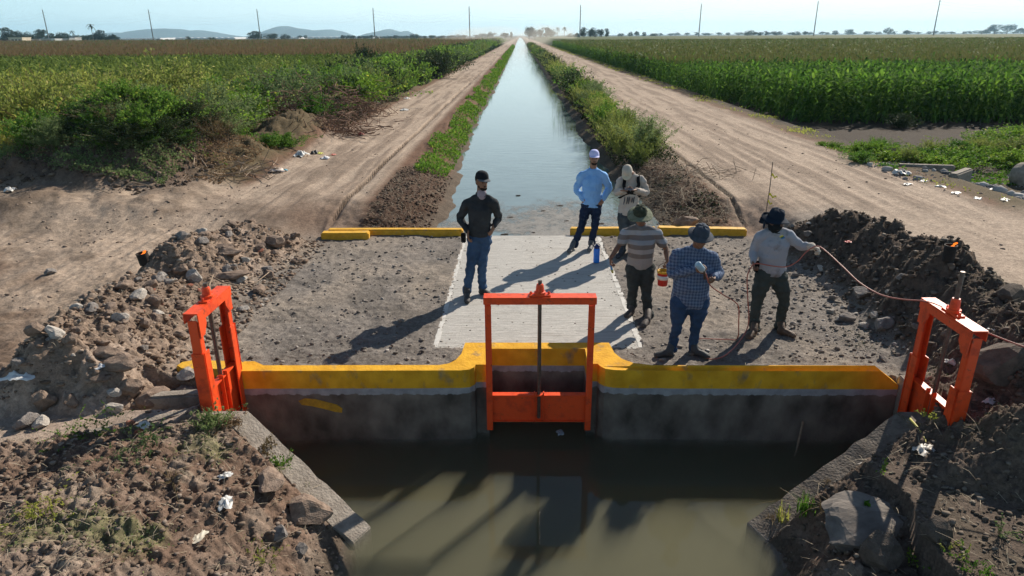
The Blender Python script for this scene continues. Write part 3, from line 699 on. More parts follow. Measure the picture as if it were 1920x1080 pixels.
def person(S):
    Y0 = S['Y']; s = S.get('s', 1.0); g = S.get('girth', 1.0); J = {}
    for k_, v in S['J'].items(): J[k_] = at(v[0], v[1], Y0 + (v[2] if len(v) > 2 else 0))
    fc = Vector(S['face']).normalized(); latv = Vector((-fc.y, fc.x, 0)).normalized()   # towards the person's left = image right when facing the camera
    gz0 = S.get('ground', 0.0)
    feet = [(gz(*f[0], gz0 + .05), gz(*f[1], gz0 + .04)) for f in S['feet']]
    root = empty('person', (J['pelvis'].x, J['pelvis'].y, gz0), S['label'], 'person', 'people standing on the canal crossing')
    hf = Vector(S['look']).normalized(); hu0 = Vector((S.get('tilt', 0), 0, 1)) ; hl = hf.cross(hu0).normalized() * -1; hu = hl.cross(hf).normalized() * 1
    if hu.z < 0 and abs(hf.z) < .95: hu = -hu
    hl = hf.cross(hu).normalized(); hc = J['head']; ax = (hl, hf, hu)
    E = lambda dl, df, du, r: ell(hc + hl * dl * s + hf * df * s + hu * du * s, ax, tuple(v * s * 1.06 for v in r))
    nb = J['neck']; pel = J['pelvis']
    sh = [J['shL'], J['shR']]; el = [J['elL'], J['elR']]; wr = [J['wrL'], J['wrR']]; hp = [J['hipL'], J['hipR']]; kn = [J['knL'], J['knR']]; an = [J['anL'], J['anR']]
    mid = (sh[0] + sh[1]) / 2
    for q in (0, 1): sh[q] = sh[q].lerp(mid, .10) - Vector((0, 0, .028 * s))
    mid = mid - Vector((0, 0, .012)); waist = pel.lerp(mid, .36); chest = pel.lerp(mid, .74)
    shw = (sh[0] - sh[1]).length / 2
    tor = (sh[1] - sh[0]).normalized()
    b = []
    b += [E(0, -.012, .035, (.074, .094, .088)), E(0, .028, -.045, (.054, .060, .062)), E(0, .0, -.01, (.066, .078, .085)), E(0, .062, -.088, (.026, .024, .020)),
          E(0, .098, -.012, (.011, .018, .026)), E(0, .108, -.024, (.015, .012, .010)), E(0, .080, .022, (.052, .013, .009)), E(0, .086, -.058, (.024, .012, .008)),
          E(.074, -.01, -.008, (.010, .019, .030)), E(-.074, -.01, -.008, (.010, .019, .030))]
    b.append(sweep([hc - hf * .015 * s - hu * .05 * s, nb + Vector((0, 0, .02)), nb - Vector((0, 0, .05)) - fc * .02], [.058 * s, .058 * s, .05 * s], latv))
    b.append(sweep([pel, waist, chest, mid - Vector((0, 0, .02))], [(.135 * s, .09 * s), (.12 * s, .08 * s), (.13 * s, .08 * s), (shw * .5, .045 * s)], tor))
    for i in (0, 1):
        b.append(sweep([mid.lerp(sh[i], .4), sh[i], sh[i].lerp(el[i], .5), el[i], el[i].lerp(wr[i], .35), wr[i]], [.05 * s, .047 * s, .041 * s, .034 * s, .036 * s, .023 * s], latv))
        b.append(sweep([hp[i], hp[i].lerp(kn[i], .5), kn[i], kn[i].lerp(an[i], .35), an[i]], [.075 * s, .062 * s, .048 * s, .05 * s, .035 * s], latv))
        hd = S['hands'][i]; hand(b, wr[i], hd[0], hd[1], hd[2] if len(hd) > 2 else (25, 30, 25), thumb=(hd[3] if len(hd) > 3 else (1 if i == 0 else -1)), s=s)
    sk = skinmat('skin', S['skin'])
    organic('body', b, sk, root, voxel=.0065, smooth=2)
    ek = bpy.data.materials.get('eye_dark') or mat('eye_dark', (.02, .015, .01), rough=.2)
    for q in (-1, 1):
        V, F = ell(hc + (hl * .030 * q + hf * .078 + hu * .008) * s, ax, (.013 * s, .008 * s, .007 * s), 8, 5); MB().add(V, F).build('eye', ek, root, smooth=True, world=True)
    hair = S.get('hair', (.012, .01, .008)); hk = cloth('hair', hair, bump=.6, bscale=200)
    h = [E(0, -.035, .03, (.079, .082, .085)), E(0, -.05, -.03, (.066, .05, .05))]
    organic('hair', h, hk, root, voxel=.009, smooth=1, wrinkle=.004, wsc=60)
    if S.get('beard'):
        organic('beard', [E(0, .055, -.082, (.048, .038, .030)), E(.048, .012, -.05, (.012, .03, .04)), E(-.048, .012, -.05, (.012, .03, .04)), E(0, .094, -.043, (.026, .008, .007))], hk, root, voxel=.006, smooth=1, wrinkle=.003, wsc=80)
    # trousers
    tw = S.get('tw', 1.0); L_ = []
    tj = pel + Vector((0, 0, .06))
    L_.append(sweep([tj, pel - Vector((0, 0, .03)), pel - Vector((0, 0, .08 * s))], [(.138 * s * g, .095 * s * g), (.16 * s * g, .112 * s * g), (.15 * s * g, .11 * s * g)], tor))
    for i in (0, 1):
        cuff = an[i] - Vector((0, 0, .02))
        L_.append(sweep([hp[i] + Vector((0, 0, -.01)), hp[i].lerp(kn[i], .45), kn[i], kn[i].lerp(an[i], .5), cuff], [.098 * s * g * tw ** .5, .086 * s * g * tw, .066 * s * tw, .062 * s * tw, .060 * s * tw], latv))
        # folds stacked over the shoe
        L_.append(sweep([cuff + Vector((0, 0, .05)), cuff + Vector((.006, -.012, .02))], [.060 * s * tw, .068 * s * tw], latv))
    organic('trousers', L_, S['trouser_mat'], root, voxel=.011, smooth=2, wrinkle=.024, wsc=10)
    # shirt
    T_ = []; hem = S.get('hem', .04); bg_ = S.get('belly', .0)
    up = Vector((0, 0, 1)); lo = pel - up * hem
    T_.append(sweep([lo, pel.lerp(waist, .5), waist, chest, mid.lerp(chest, .35), mid + up * .005], [(.165 * s * g, .118 * s * g), (.160 * s * g, .12 * s * g + bg_), (.155 * s * g, .122 * s * g + bg_), (.172 * s * g, .128 * s * g), (shw * .86, .10 * s), (shw * .55, .066 * s)], tor, n=20, capf=(.12, 1)))
    T_.append(sweep([mid + up * .0, nb + up * .012], [(.11 * s, .08 * s), (.070 * s, .066 * s)], tor, capf=(1, .3)))
    for q in (0, 1): T_.append(sweep([nb - up * .015, nb.lerp(sh[q], .5) + up * .004, sh[q]], [.050 * s, .058 * s, .066 * s], latv))
    for i in (0, 1):
        a = mid.lerp(sh[i], .5) + up * .004
        if S.get('short'):
            e_ = sh[i].lerp(el[i], .62)
            T_.append(sweep([a, sh[i], sh[i].lerp(el[i], .3), e_], [.068 * s, .071 * s, .070 * s, .073 * s], latv))
        else:
            sl = S.get('sleeve', 1.0); we = el[i].lerp(wr[i], .93)
            T_.append(sweep([a, sh[i], sh[i].lerp(el[i], .5), el[i], el[i].lerp(wr[i], .5), we], [.066 * s, .070 * s * sl, .062 * s * sl, .056 * s * sl, .049 * s * sl, .039 * s * sl], latv))
    organic('shirt', T_, S['shirt_mat'], root, voxel=.010, smooth=2, wrinkle=S.get('wr', .014) * 1.35, wsc=8)
    # collar
    ck = MB(); cm = S.get('collar_mat', S['shirt_mat']); nseg = 22
    nd = (nb - mid).normalized() if (nb - mid).length > .03 else up
    M_ = Matrix((tor, fc, up)).transposed().to_4x4(); ringp = []
    prof = [(.064, .0), (.062, .04), (.068, .042), (.078, .012)]
    V = []; F = []
    for k_ in range(nseg):
        th = 2 * math.pi * k_ / nseg; frontness = max(0, math.sin(th)) ** 2
        for r_, z_ in prof:
            q = Vector((math.cos(th) * r_ * s, math.sin(th) * r_ * s * 1.02, (z_ - .030 * frontness) * s)); V.append(nb + M_.to_3x3() @ q)
    for k_ in range(nseg):
        k2 = (k_ + 1) % nseg
        for j in range(3): F.append((k_ * 4 + j, k2 * 4 + j, k2 * 4 + j + 1, k_ * 4 + j + 1))
    ck.add(V, F).build('collar', cm, root, smooth=True, world=True)
    # shoes
    for i in (0, 1):
        hl_, to = feet[i]; d = (to - hl_); d.z = 0; d.normalize(); to = hl_ + d * max((to - hl_).length, .25 * s); a = Vector((an[i].x, an[i].y, gz0 + .10)) * .5 + (hl_ + Vector((0, 0, .05)) + d * .05) * .5
        pr = [sweep([hl_ + d * .03 + up * .0, hl_.lerp(to, .45) + up * .012, hl_.lerp(to, .8) - up * .004, to - d * .03 - up * .008], [(.036 * s, .045 * s), (.040 * s, .045 * s), (.048 * s, .036 * s), (.036 * s, .026 * s)], Vector((-d.y, d.x, 0))),
              sweep([an[i] + up * .06, a + up * .03, hl_ + d * .06 + up * .03], [.044 * s, .046 * s, .046 * s], latv)]
        organic('shoe', pr, S['shoe_mat'], root, voxel=.009, smooth=1, zmin=gz0 + .004)
    # hats
    Mh = Matrix((hl, hf, hu)).transposed()
    def hp_(x, y, z): return hc + Mh @ (Vector((x, y, z)) * s)
    if S['hat'][0] == 'cap':
        V = []; F = []; n_ = 24; R_ = 7
        for i in range(R_ + 1):
            ph = math.pi / 2 * i / R_
            for k_ in range(n_):
                th = 2 * math.pi * k_ / n_; fr = .012 * max(0, math.sin(th)) * math.sin(ph * 2)
                V.append(hp_(.087 * math.cos(th) * math.cos(ph) ** .8 , -.012 + (.107 * math.sin(th)) * math.cos(ph) ** .8, .046 + .095 * math.sin(ph) ** .9 + fr))
        for i in range(R_):
            for k_ in range(n_): F.append((i * n_ + k_, i * n_ + (k_ + 1) % n_, (i + 1) * n_ + (k_ + 1) % n_, (i + 1) * n_ + k_))
        MB().add(V, F).build('cap_crown', S['hat'][1], root, smooth=True, world=True)
        V = []; F = []; a_ = 13; b_ = 5
        for q in (0, 1):
            for j in range(b_ + 1):
                for i in range(a_ + 1):
                    th = math.pi * (.1 + .8 * i / a_); r_ = j / b_
                    x = math.cos(th) * (.084 + .004 * r_); y = -.012 + math.sin(th) * .104 + r_ * .072 * math.sin(th) ** .6
                    V.append(hp_(x, y, .052 + .004 * q - .8 * x * x * (1 + 2 * r_) - .006 * r_))
        o_ = (a_ + 1) * (b_ + 1)
        for j in range(b_):
            for i in range(a_):
                p_ = j * (a_ + 1) + i
                F.append((p_, p_ + 1, p_ + a_ + 2, p_ + a_ + 1)); F.append((p_ + o_, p_ + o_ + a_ + 1, p_ + o_ + a_ + 2, p_ + o_ + 1))
        for i in range(a_): p_ = b_ * (a_ + 1) + i; F.append((p_, p_ + 1, p_ + 1 + o_, p_ + o_))
        MB().add(V, F).build('cap_brim', S['hat'][2] if len(S['hat']) > 2 else S['hat'][1], root, smooth=True, world=True)
        V, F = ell(hp_(0, -.012, .143), ax, (.007, .007, .004), 8, 4); MB().add(V, F).build('cap_button', S['hat'][1], root, smooth=True, world=True)
    else:
        bw = S['hat'][3] if len(S['hat']) > 3 else .065
        prof = [(.0, .142), (.045, .140), (.072, .130), (.084, .10), (.090, .055), (.094, .035)]
        V = []; F = []; n_ = 32
        for r_, z_ in prof:
            for k_ in range(n_):
                th = 2 * math.pi * k_ / n_; wv = 1 + .03 * math.sin(3 * th + 1) * (z_ / .14)
                V.append(hp_(r_ * .95 * math.cos(th) * wv, -.012 + r_ * 1.12 * math.sin(th) * wv, z_ + .004 * math.sin(5 * th)))
        for i in range(len(prof) - 1):
            for k_ in range(n_): F.append((i * n_ + k_, (i + 1) * n_ + k_, (i + 1) * n_ + (k_ + 1) % n_, i * n_ + (k_ + 1) % n_))
        MB().add(V, F).build('hat_crown', S['hat'][1], root, smooth=True, world=True)
        V = []; F = []; rr = 5
        for q in (0, 1):
            for j in range(rr + 1):
                f = j / rr
                for k_ in range(n_):
                    th = 2 * math.pi * k_ / n_; dz = -.38 * bw * f * (1 + .5 * math.sin(2 * th + S.get('wave', 0)) + .25 * math.sin(3 * th))
                    V.append(hp_((.090 + bw * f) * math.cos(th), -.012 + (.105 + bw * f) * math.sin(th), .042 + dz - .004 * q))
        o_ = n_ * (rr + 1)
        for j in range(rr):
            for k_ in range(n_):
                p_ = j * n_ + k_; p2_ = j * n_ + (k_ + 1) % n_
                F.append((p_, p2_, p2_ + n_, p_ + n_)); F.append((p_ + o_, p_ + n_ + o_, p2_ + n_ + o_, p2_ + o_))
        for k_ in range(n_): p_ = rr * n_ + k_; p2_ = rr * n_ + (k_ + 1) % n_; F.append((p_, p2_, p2_ + o_, p_ + o_))
        MB().add(V, F).build('hat_brim', S['hat'][2], root, smooth=True, world=True)
    if S.get('mask'):
        organic('face_cover', [E(0, .045, -.05, (.060, .060, .060)), E(0, .0, -.09, (.066, .07, .06)), sweep([hc - hu * .08, nb], [.068, .075], latv)], S['mask'], root, voxel=.009, smooth=2, wrinkle=.008, wsc=22)
    S['root'] = root; S['Jw'] = J; S['fc'] = fc; S['lat'] = latv; S['tor'] = tor; S['mid'] = mid; S['hp_'] = hp_; S['chest'] = chest; S['waist'] = waist; S['s_'] = s
    return root

jean = lambda nm, c: cloth(nm, c, tuple(v * 1.9 for v in c), scale=5, contrast=(.35, .75))
brown = (.22, .115, .07); tan_ = (.30, .16, .10)
boot = lambda c: mat('boot_leather', c, tuple(v * 1.8 for v in c), scale=12, rough=.7, bump=.3, bscale=60)
dn = Vector((0, 0, -1))
# --- man in the dark pullover
A = dict(Y=9.42, s=1.04, girth=.98, face=(.28, -1, 0), look=(.50, -.85, -.16), label='man in a dark pullover, jeans and grey cap standing with one hand on his hip',
    J=dict(head=(904, 340, -.03), neck=(902, 366), pelvis=(899, 438), shL=(928, 376, -.04), shR=(873, 379, .03), elL=(935, 408, .10), elR=(863, 409, .08), wrL=(926, 424, -.04), wrR=(877, 435, -.08),
           hipL=(910, 446), hipR=(889, 447), knL=(904, 496, -.05), knR=(883, 500, -.08), anL=(904, 536, .05), anR=(875, 544, -.03)),
    feet=[((899, 546), (917, 553)), ((876, 551), (876, 568))],
    hands=[((-.35, -.3, -.8), (-.8, .3, -.2), (10, 15, 15)), ((.05, -.25, -1), (1, .2, 0), (20, 22, 18))],
    skin=brown, hair=(.015, .012, .01), beard=True, shirt_mat=cloth('charcoal_pullover', (.020, .024, .028), (.045, .05, .055), scale=3), trouser_mat=jean('blue_jeans', (.03, .06, .115)),
    shoe_mat=boot((.03, .028, .027)), hat=('cap', cloth('dark_cap', (.012, .014, .018)), cloth('grey_cap', (.09, .10, .11))), hem=.03, sleeve=.98)
person(A)
# --- man in the light blue shirt
B = dict(Y=11.72, s=1.0, girth=1.04, face=(-.02, -1, 0), look=(.0, -1, -.10), label='man in a light blue shirt and white cap with both hands in his pockets',
    J=dict(head=(1114, 296, -.03), neck=(1112, 318), pelvis=(1109, 378), shL=(1133, 325), shR=(1089, 326), elL=(1142, 352, .06), elR=(1081, 354, .06), wrL=(1131, 374, -.05), wrR=(1093, 374, -.05),
           hipL=(1118, 383), hipR=(1100, 383), knL=(1116, 421, -.05), knR=(1091, 424, -.05), anL=(1109, 455, .04), anR=(1077, 458, .0)),
    feet=[((1110, 462), (1105, 469)), ((1074, 465), (1068, 471))],
    hands=[((-.55, -.3, -.75), (-.5, .6, 0), (15, 20, 15)), ((.55, -.3, -.75), (.5, .6, 0), (15, 20, 15))],
    skin=tan_, beard=True, shirt_mat=cloth('light_blue_shirt', (.20, .42, .78), (.27, .50, .85), scale=3, bump=.1), trouser_mat=jean('navy_jeans', (.012, .02, .045)),
    shoe_mat=mat('grey_trainers', (.08, .08, .085), (.15, .15, .15), scale=20), hat=('cap', cloth('white_cap', (.52, .54, .85), (.6, .62, .9))), hem=.085, sleeve=1.06, ground=.010, wr=.018)
person(B)
# --- man bent over a phone
C = dict(Y=11.45, s=1.0, girth=1.05, face=(-.12, -1, 0), look=(-.15, -.62, -.78), label='man in a beige top and backpack with his capped head bowed over a phone',
    J=dict(head=(1176, 324, -.16), neck=(1183, 328, -.03), pelvis=(1177, 395, .02), shL=(1204, 335), shR=(1163, 337, -.02), elL=(1212, 361, .02), elR=(1157, 361, .0), wrL=(1193, 356, -.26), wrR=(1166, 357, -.26),
           hipL=(1187, 403), hipR=(1168, 403), knL=(1186, 442, -.04), knR=(1170, 441, -.04), anL=(1184, 474, .02), anR=(1166, 470, .0)),
    feet=[((1186, 480), (1188, 487)), ((1167, 475), (1158, 482))],
    hands=[((-.9, -.35, .05), (0, .1, 1), (30, 35, 25)), ((.9, -.35, .05), (0, .1, 1), (30, 35, 25))],
    skin=tan_, shirt_mat=cloth('beige_top', (.42, .37, .33), (.52, .47, .42), scale=3), trouser_mat=jean('slate_trousers', (.045, .055, .062)),
    shoe_mat=boot((.03, .03, .035)), hat=('cap', cloth('khaki_cap', (.45, .40, .33)), cloth('khaki_brim', (.50, .44, .33))), hem=.06, sleeve=1.1, ground=0, wr=.016)
person(C)
# --- man in the striped polo
D = dict(Y=8.62, s=.97, girth=1.12, face=(-.12, -1, 0), look=(-.12, -.9, -.38), label='man in a striped polo and bucket hat holding a paintbrush and a red bucket',
    J=dict(head=(1200, 405, -.16), neck=(1202, 424, -.05), pelvis=(1200, 494, .02), shL=(1234, 434, -.03), shR=(1172, 433, -.03), elL=(1248, 466, .0), elR=(1161, 459, -.02), wrL=(1251, 488, -.08), wrR=(1145, 484, -.12),
           hipL=(1213, 503), hipR=(1189, 502), knL=(1212, 546, -.05), knR=(1187, 538, -.04), anL=(1215, 590, -.05), anR=(1184, 571, .10)),
    feet=[((1217, 600), (1205, 612)), ((1188, 583), (1174, 593))],
    hands=[((.05, -.1, -1), (-1, 0, 0), (55, 60, 40)), ((.0, -.25, -1), (1, -.2, 0), (45, 50, 40))],
    skin=(.20, .10, .06), short=True, shirt_mat=bands('striped_polo', (.80, 1.42), [(.30, .28, .27), (.17, .145, .135), (.34, .31, .30), (.17, .145, .135), (.27, .29, .32), (.17, .15, .145), (.33, .35, .38), (.16, .15, .15), (.25, .25, .25), (.19, .18, .18)]),
    collar_mat=cloth('polo_collar', (.16, .16, .17)), trouser_mat=jean('grey_work_trousers', (.030, .034, .034)), tw=1.12,
    shoe_mat=boot((.05, .04, .035)), hat=('bucket', cloth('camo_crown', (.018, .026, .018), (.06, .068, .045), scale=30), cloth('camo_brim', (.12, .14, .09), (.22, .23, .17), scale=30), .075), wave=1.2, hem=.045, belly=.02)
person(D)
# --- man in the checked shirt
Ep = dict(Y=7.42, s=.97, girth=1.38, face=(.05, -1, 0), look=(.22, -.9, -.36), label='man in a blue checked shirt and navy bucket hat holding a spray gun',
    J=dict(head=(1314, 444, -.14), neck=(1307, 466, -.04), pelvis=(1294, 556, .03), shL=(1337, 479, -.03), shR=(1266, 474, .03), elL=(1347, 513, .06), elR=(1259, 513, .02), wrL=(1338, 521, -.20), wrR=(1306, 506, -.28),
           hipL=(1311, 564), hipR=(1277, 565), knL=(1305, 609, -.05), knR=(1269, 611, -.05), anL=(1299, 650, .02), anR=(1259, 653, .0)),
    feet=[((1295, 660), (1325, 668)), ((1263, 664), (1228, 667))],
    hands=[((-.3, -.9, -.1), (-.7, .2, .5), (40, 50, 30)), ((.5, -.5, .35), (.5, .6, 0), (50, 60, 45))],
    skin=(.20, .10, .06), shirt_mat=plaid('blue_check_shirt'), trouser_mat=jean('blue_denim', (.022, .045, .095)), tw=.95,
    shoe_mat=boot((.035, .038, .042)), hat=('bucket', cloth('navy_crown', (.035, .045, .065), (.06, .075, .10)), cloth('navy_brim', (.035, .042, .055), (.09, .10, .12)), .055), wave=.3, hem=.10, sleeve=1.2, belly=.03, wr=.018)
person(Ep)
# --- man with the hose
Fp = dict(Y=8.10, s=1.0, girth=1.06, face=(.25, -1, 0), look=(.42, -.88, -.22), label='man in a stained white long-sleeved shirt and dark sun hat pulling the red hose',
    J=dict(head=(1455, 413, -.05), neck=(1454, 431), pelvis=(1446, 507, .02), shL=(1482, 437, -.02), shR=(1424, 438, .03), elL=(1501, 461, -.02), elR=(1414, 470, .08), wrL=(1520, 462, -.10), wrR=(1412, 492, -.06),
           hipL=(1459, 514), hipR=(1433, 515), knL=(1470, 562, -.06), knR=(1419, 566, -.03), anL=(1462, 610, .02), anR=(1413, 616, .0)),
    feet=[((1457, 620), (1489, 630)), ((1417, 622), (1404, 632))],
    hands=[((.85, -.45, -.15), (-.1, -.3, -.9), (50, 60, 45)), ((.15, -.3, -.9), (.9, -.2, 0), (60, 60, 45))],
    skin=(.16, .08, .05), shirt_mat=cloth('stained_white_shirt', (.13, .115, .11), (.33, .345, .39), scale=4.5, contrast=(.30, .50), bump=.1), trouser_mat=jean('green_grey_trousers', (.035, .042, .04)), tw=1.08,
    mask=cloth('black_face_cover', (.012, .016, .02)), shoe_mat=boot((.07, .045, .03)), hat=('bucket', cloth('dark_sun_hat', (.010, .018, .032)), cloth('dark_sun_brim', (.010, .018, .032)), .070), wave=2.0, hem=.045, sleeve=1.05)
person(Fp)

# ---- extras worn by people
blk = cloth('black_nylon', (.01, .01, .012))
def strap(S, side):
    J = S['Jw']; s = S['s_']; a = S['mid'].lerp(J['shL' if side > 0 else 'shR'], .62); f = S['fc']
    pts = [a - f * .08 + Vector((0, 0, .02)), a + Vector((0, 0, .078)), a + f * .105 + Vector((0, 0, .0)), a + f * .155 - Vector((0, 0, .10)), a.lerp(S['waist'], .6) + f * .135 + S['tor'] * side * .055, S['waist'] + f * .05 + S['tor'] * side * .175 + Vector((0, 0, .05))]
    V, F = sweep(pts, [(.028, .007)] * 6, S['tor']); MB().add(V, F).build('backpack_strap', blk, S['root'], smooth=True, world=True)
strap(C, 1); strap(C, -1)
pk = C['mid'] - C['fc'] * .22 - Vector((0, 0, .17))
organic('backpack', [ell(pk, (Vector((1, 0, 0)), Vector((0, 1, 0)), Vector((0, 0, 1))), (.15, .10, .23))], blk, C['root'], voxel=.015, smooth=2)
gm_ = mat('printed_stripe', (.07, .075, .09), rough=.9)
for i, (dx, h_) in enumerate(((-.075, .12), (-.045, .09), (.005, .14), (.035, .14), (.085, .15))):   # printed bars on the chest
    c_ = C['chest'] * .12 + C['waist'] * .88 + C['fc'] * .150 + C['tor'] * dx
    V, F = ell(c_, (C['tor'], C['fc'], Vector((.12, 0, 1)).normalized()), (.011, .012, h_ / 2), 8, 6); MB().add(V, F).build('printed_bar', gm_, C['root'], smooth=True, world=True)
# belt pouches
for S, px_, py_ in ((A, 869, 444), (Fp, 1420, 498)):
    c_ = at(px_, py_, S['Y'] + .03); MB().box((-.035, -.03, -.085), (.035, .03, .06), Matrix.Translation(c_)).build('belt_pouch', blk, S['root'], bevel=.012, world=True)
# neck gaiter of the man in the pullover
organic('neck_gaiter', [sweep([A['Jw']['neck'] + Vector((.01, -.015, .045)), A['Jw']['neck'] + Vector((.01, -.02, .0))], [.066, .073], A['tor'])], cloth('lilac_gaiter', (.22, .18, .22), (.34, .3, .34)), A['root'], voxel=.009, smooth=2, wrinkle=.006, wsc=20)
# hat neck flaps
for S in (D, Fp):
    q = S['hp_']; pts = [q(-.085, -.06, .04), q(-.095, -.07, -.04), q(-.10, -.06, -.12)]; pts2 = [q(.085, -.06, .04), q(.095, -.07, -.04), q(.10, -.06, -.12)]
    organic('neck_flap', [sweep([q(0, -.11, .04), q(0, -.125, -.04), q(0, -.13, -.11)], [(.085, .010), (.10, .010), (.10, .010)], S['tor']), sweep(pts, [(.010, .04)] * 3, S['tor']), sweep(pts2, [(.010, .04)] * 3, S['tor'])], S['hat'][1], S['root'], voxel=.009, smooth=1)
# chest patch, glove and pocket details
c_ = Fp['chest'] + Fp['fc'] * .143 + Fp['tor'] * .0
pt = at(1467, 444, 8.10 - .16)
for nm, cc, dx, dz in (('shirt_logo', (.55, .5, .08), -.012, .006), ('shirt_logo', (.04, .16, .12), .0, -.006), ('shirt_logo', (.06, .22, .5), .012, -.014)):
    MB().box((-.02, -.004, -.009), (.02, .004, .009), Matrix.Translation(pt + Vector((dx, 0, dz))) @ Matrix.Rotation(R(-25), 4, 'Y')).build(nm, mat('logo_ink', cc, rough=.8), Fp['root'], world=True)
gl = []; hand(gl, Fp['Jw']['wrL'] - Vector((.02, 0, 0)), (.85, -.45, -.15), (-.1, -.3, -.9), (50, 60, 45), thumb=1, s=1.28); gl.append(ell(Fp['Jw']['wrL'], (Vector((1, 0, 0)), Vector((0, 1, 0)), Vector((0, 0, 1))), (.06, .055, .05)))
organic('work_glove', gl, cloth('dirty_white_glove', (.38, .33, .27), (.62, .57, .5), scale=40), Fp['root'], voxel=.008, smooth=1, wrinkle=.012, wsc=30)
# ================================================================ STONES, LITTER AND SMALL THINGS
def hn(xs, ys):
    z, _ = terrain(np.asarray(xs, float), np.asarray(ys, float)); return z
def hitpx(px, py):
    d = ray(px, py); t = np.linspace(3, 60, 3000); z_, _ = terrain(d.x * t, d.y * t); k_ = int(np.argmax(CAM.z + d.z * t < z_)); return Vector((d.x * t[k_], d.y * t[k_], z_[k_]))
def rockmesh(seed, sub=2, sharp=.35, flat=1.0):
    import bmesh
    bm = bmesh.new(); bmesh.ops.create_icosphere(bm, subdivisions=sub, radius=.5)
    rr = random.Random(seed); cuts = [(Vector((rr.gauss(0, 1), rr.gauss(0, 1), rr.gauss(0, 1))).normalized(), rr.uniform(.28, .42)) for _ in range(9)]
    for v in bm.verts:
        p = v.co.copy()
        for nrm, d in cuts:
            e = p.dot(nrm) - d
            if e > 0: p -= nrm * e
        p += p.normalized() * mnoise.noise(p * 4 + Vector((seed, 0, 0))) * .10 * sharp * 2 + p.normalized() * mnoise.noise(p * 11 + Vector((seed, 3, 0))) * .04
        v.co = Vector((p.x, p.y, p.z * flat))
    me = bpy.data.meshes.new('rock'); bm.to_mesh(me); bm.free(); return me
rk_brown = mat('brown_rock', (.165, .115, .085), (.29, .215, .165), scale=5, rough=.95, bump=.7, bscale=25)
rk_pale = mat('pale_rock', (.30, .27, .24), (.50, .46, .41), scale=6, rough=.95, bump=.6, bscale=25)
rk_grey = mat('grey_rock', (.15, .135, .125), (.28, .25, .23), scale=5, rough=.95, bump=.7, bscale=25)
rk_dark = mat('dark_clod', (.075, .058, .045), (.14, .108, .085), scale=6, rough=1, bump=.9, bscale=30)
RM = {}
for nm, mt in (('brown', rk_brown), ('pale', rk_pale), ('grey', rk_grey), ('dark', rk_dark), ('brick', mat('brick_red', (.28, .10, .06), (.38, .16, .10), scale=8, rough=.95, bump=.5, bscale=30))):
    RM[nm] = []
    for i in range(5):
        me = rockmesh(i * 7 + len(nm), 3 if i < 3 else 2); me.materials.append(mt); RM[nm].append(me)
def rock(x, y, size, kind, label, group=None, sc=None, rz=None, sink=.25, z=None, me=None, tilt=.5):
    o = bpy.data.objects.new('rock', me or random.choice(RM[kind])); col.objects.link(o)
    sc = sc or (random.uniform(.8, 1.3), random.uniform(.7, 1.1), random.uniform(.5, .85))
    zz = H(x, y) if z is None else z
    o.location = (x, y, zz + size * sc[2] * (.5 - sink)); o.scale = tuple(size * v for v in sc)
    o.rotation_euler = (random.uniform(-tilt, tilt), random.uniform(-tilt, tilt), random.uniform(0, 6.3) if rz is None else rz)
    return tag(o, label, 'rock', group)
# notable stones, placed from the photograph's survey
def rp(px, py, z, size, kind, label, sc=None, rz=None, sink=.25, tilt=.2):
    q = gz(px, py, z); return rock(q.x, q.y, size, kind, label, None, sc, rz, sink, None, None, tilt)
rp(520, 482, .05, .36, 'brown', 'brown block with a sunlit top at the edge of the gravel', (1.1, .8, .6), 0, .1)
rp(432, 505, .15, .34, 'brown', 'flat brown stone high on the rubble slope above the west gate', (1.3, .8, .45), .2)
rp(425, 490, .25, .26, 'brown', 'angular brown stone near the pink rag', (1.2, .8, .6), .3)
rp(372, 414, .55, .34, 'grey', 'rounded grey boulder on the crest of the rubble bank', (1.2, .8, .7), 0)
rp(350, 490, .3, .26, 'grey', 'smooth grey cobble beside the pink rag on the rubble', (1.1, .9, .8))
rp(385, 487, .3, .20, 'grey', 'second smooth grey cobble beside the pink rag', (1, .9, .8))
rp(366, 525, .25, .26, 'pale', 'pale rounded stone above the far post of the west gate', (1.1, .8, .9))
rp(440, 530, .1, .38, 'brown', 'flat brown slab at the foot of the rubble near the dry branch', (1.5, .8, .4), .2)
rp(262, 570, .45, .22, 'pale', 'white chalky lump on the upper rubble slope', (1.2, .8, .7))
rp(297, 592, .35, .17, 'pale', 'flat white stone tilted on the rubble slope', (1.4, .7, .4), -.6)
rp(312, 530, .4, .22, 'pale', 'long white stone on the rubble above the west gate', (1.8, .7, .5), -.2)
rp(232, 712, .22, .36, 'brown', 'wide brown block stacked on the lowest rubble', (1.5, .8, .55), .05, .0, .08)
rp(248, 738, .12, .26, 'brown', 'squarish brown stone under the wide block', (1, .8, .9), .3, .15)
rp(286, 728, .15, .32, 'brown', 'large brown stone beside the squarish one at the rubble foot', (1.2, .9, .8), .8, .1)
rp(215, 722, .12, .24, 'brown', 'dark brown stone under the west end of the wide block', (1.1, .9, .7), .3, .15)
rp(330, 712, .12, .30, 'grey', 'shadowed grey lump behind the near post of the west gate', (1.3, .9, .7), .3, .1)
rp(345, 700, .15, .22, 'pale', 'pointed pale stone against the near post of the west gate', (1, .9, .9), .3, .1)
rp(215, 770, .08, .15, 'pale', 'small whitish stone alone on the sandy path', (1.2, .8, .8), 0, .1)
rp(137, 768, .1, .16, 'brown', 'light brown cube-like stone at the toe of the rubble', (1, .9, .9), 0, .1)
rp(82, 750, .2, .28, 'brown', 'big brown stone in the lowest corner of the rubble', (1.1, .9, .9))
rp(76, 795, .1, .17, 'pale', 'rounded grey-white stone at the very foot of the rubble', (1.1, .9, .9))
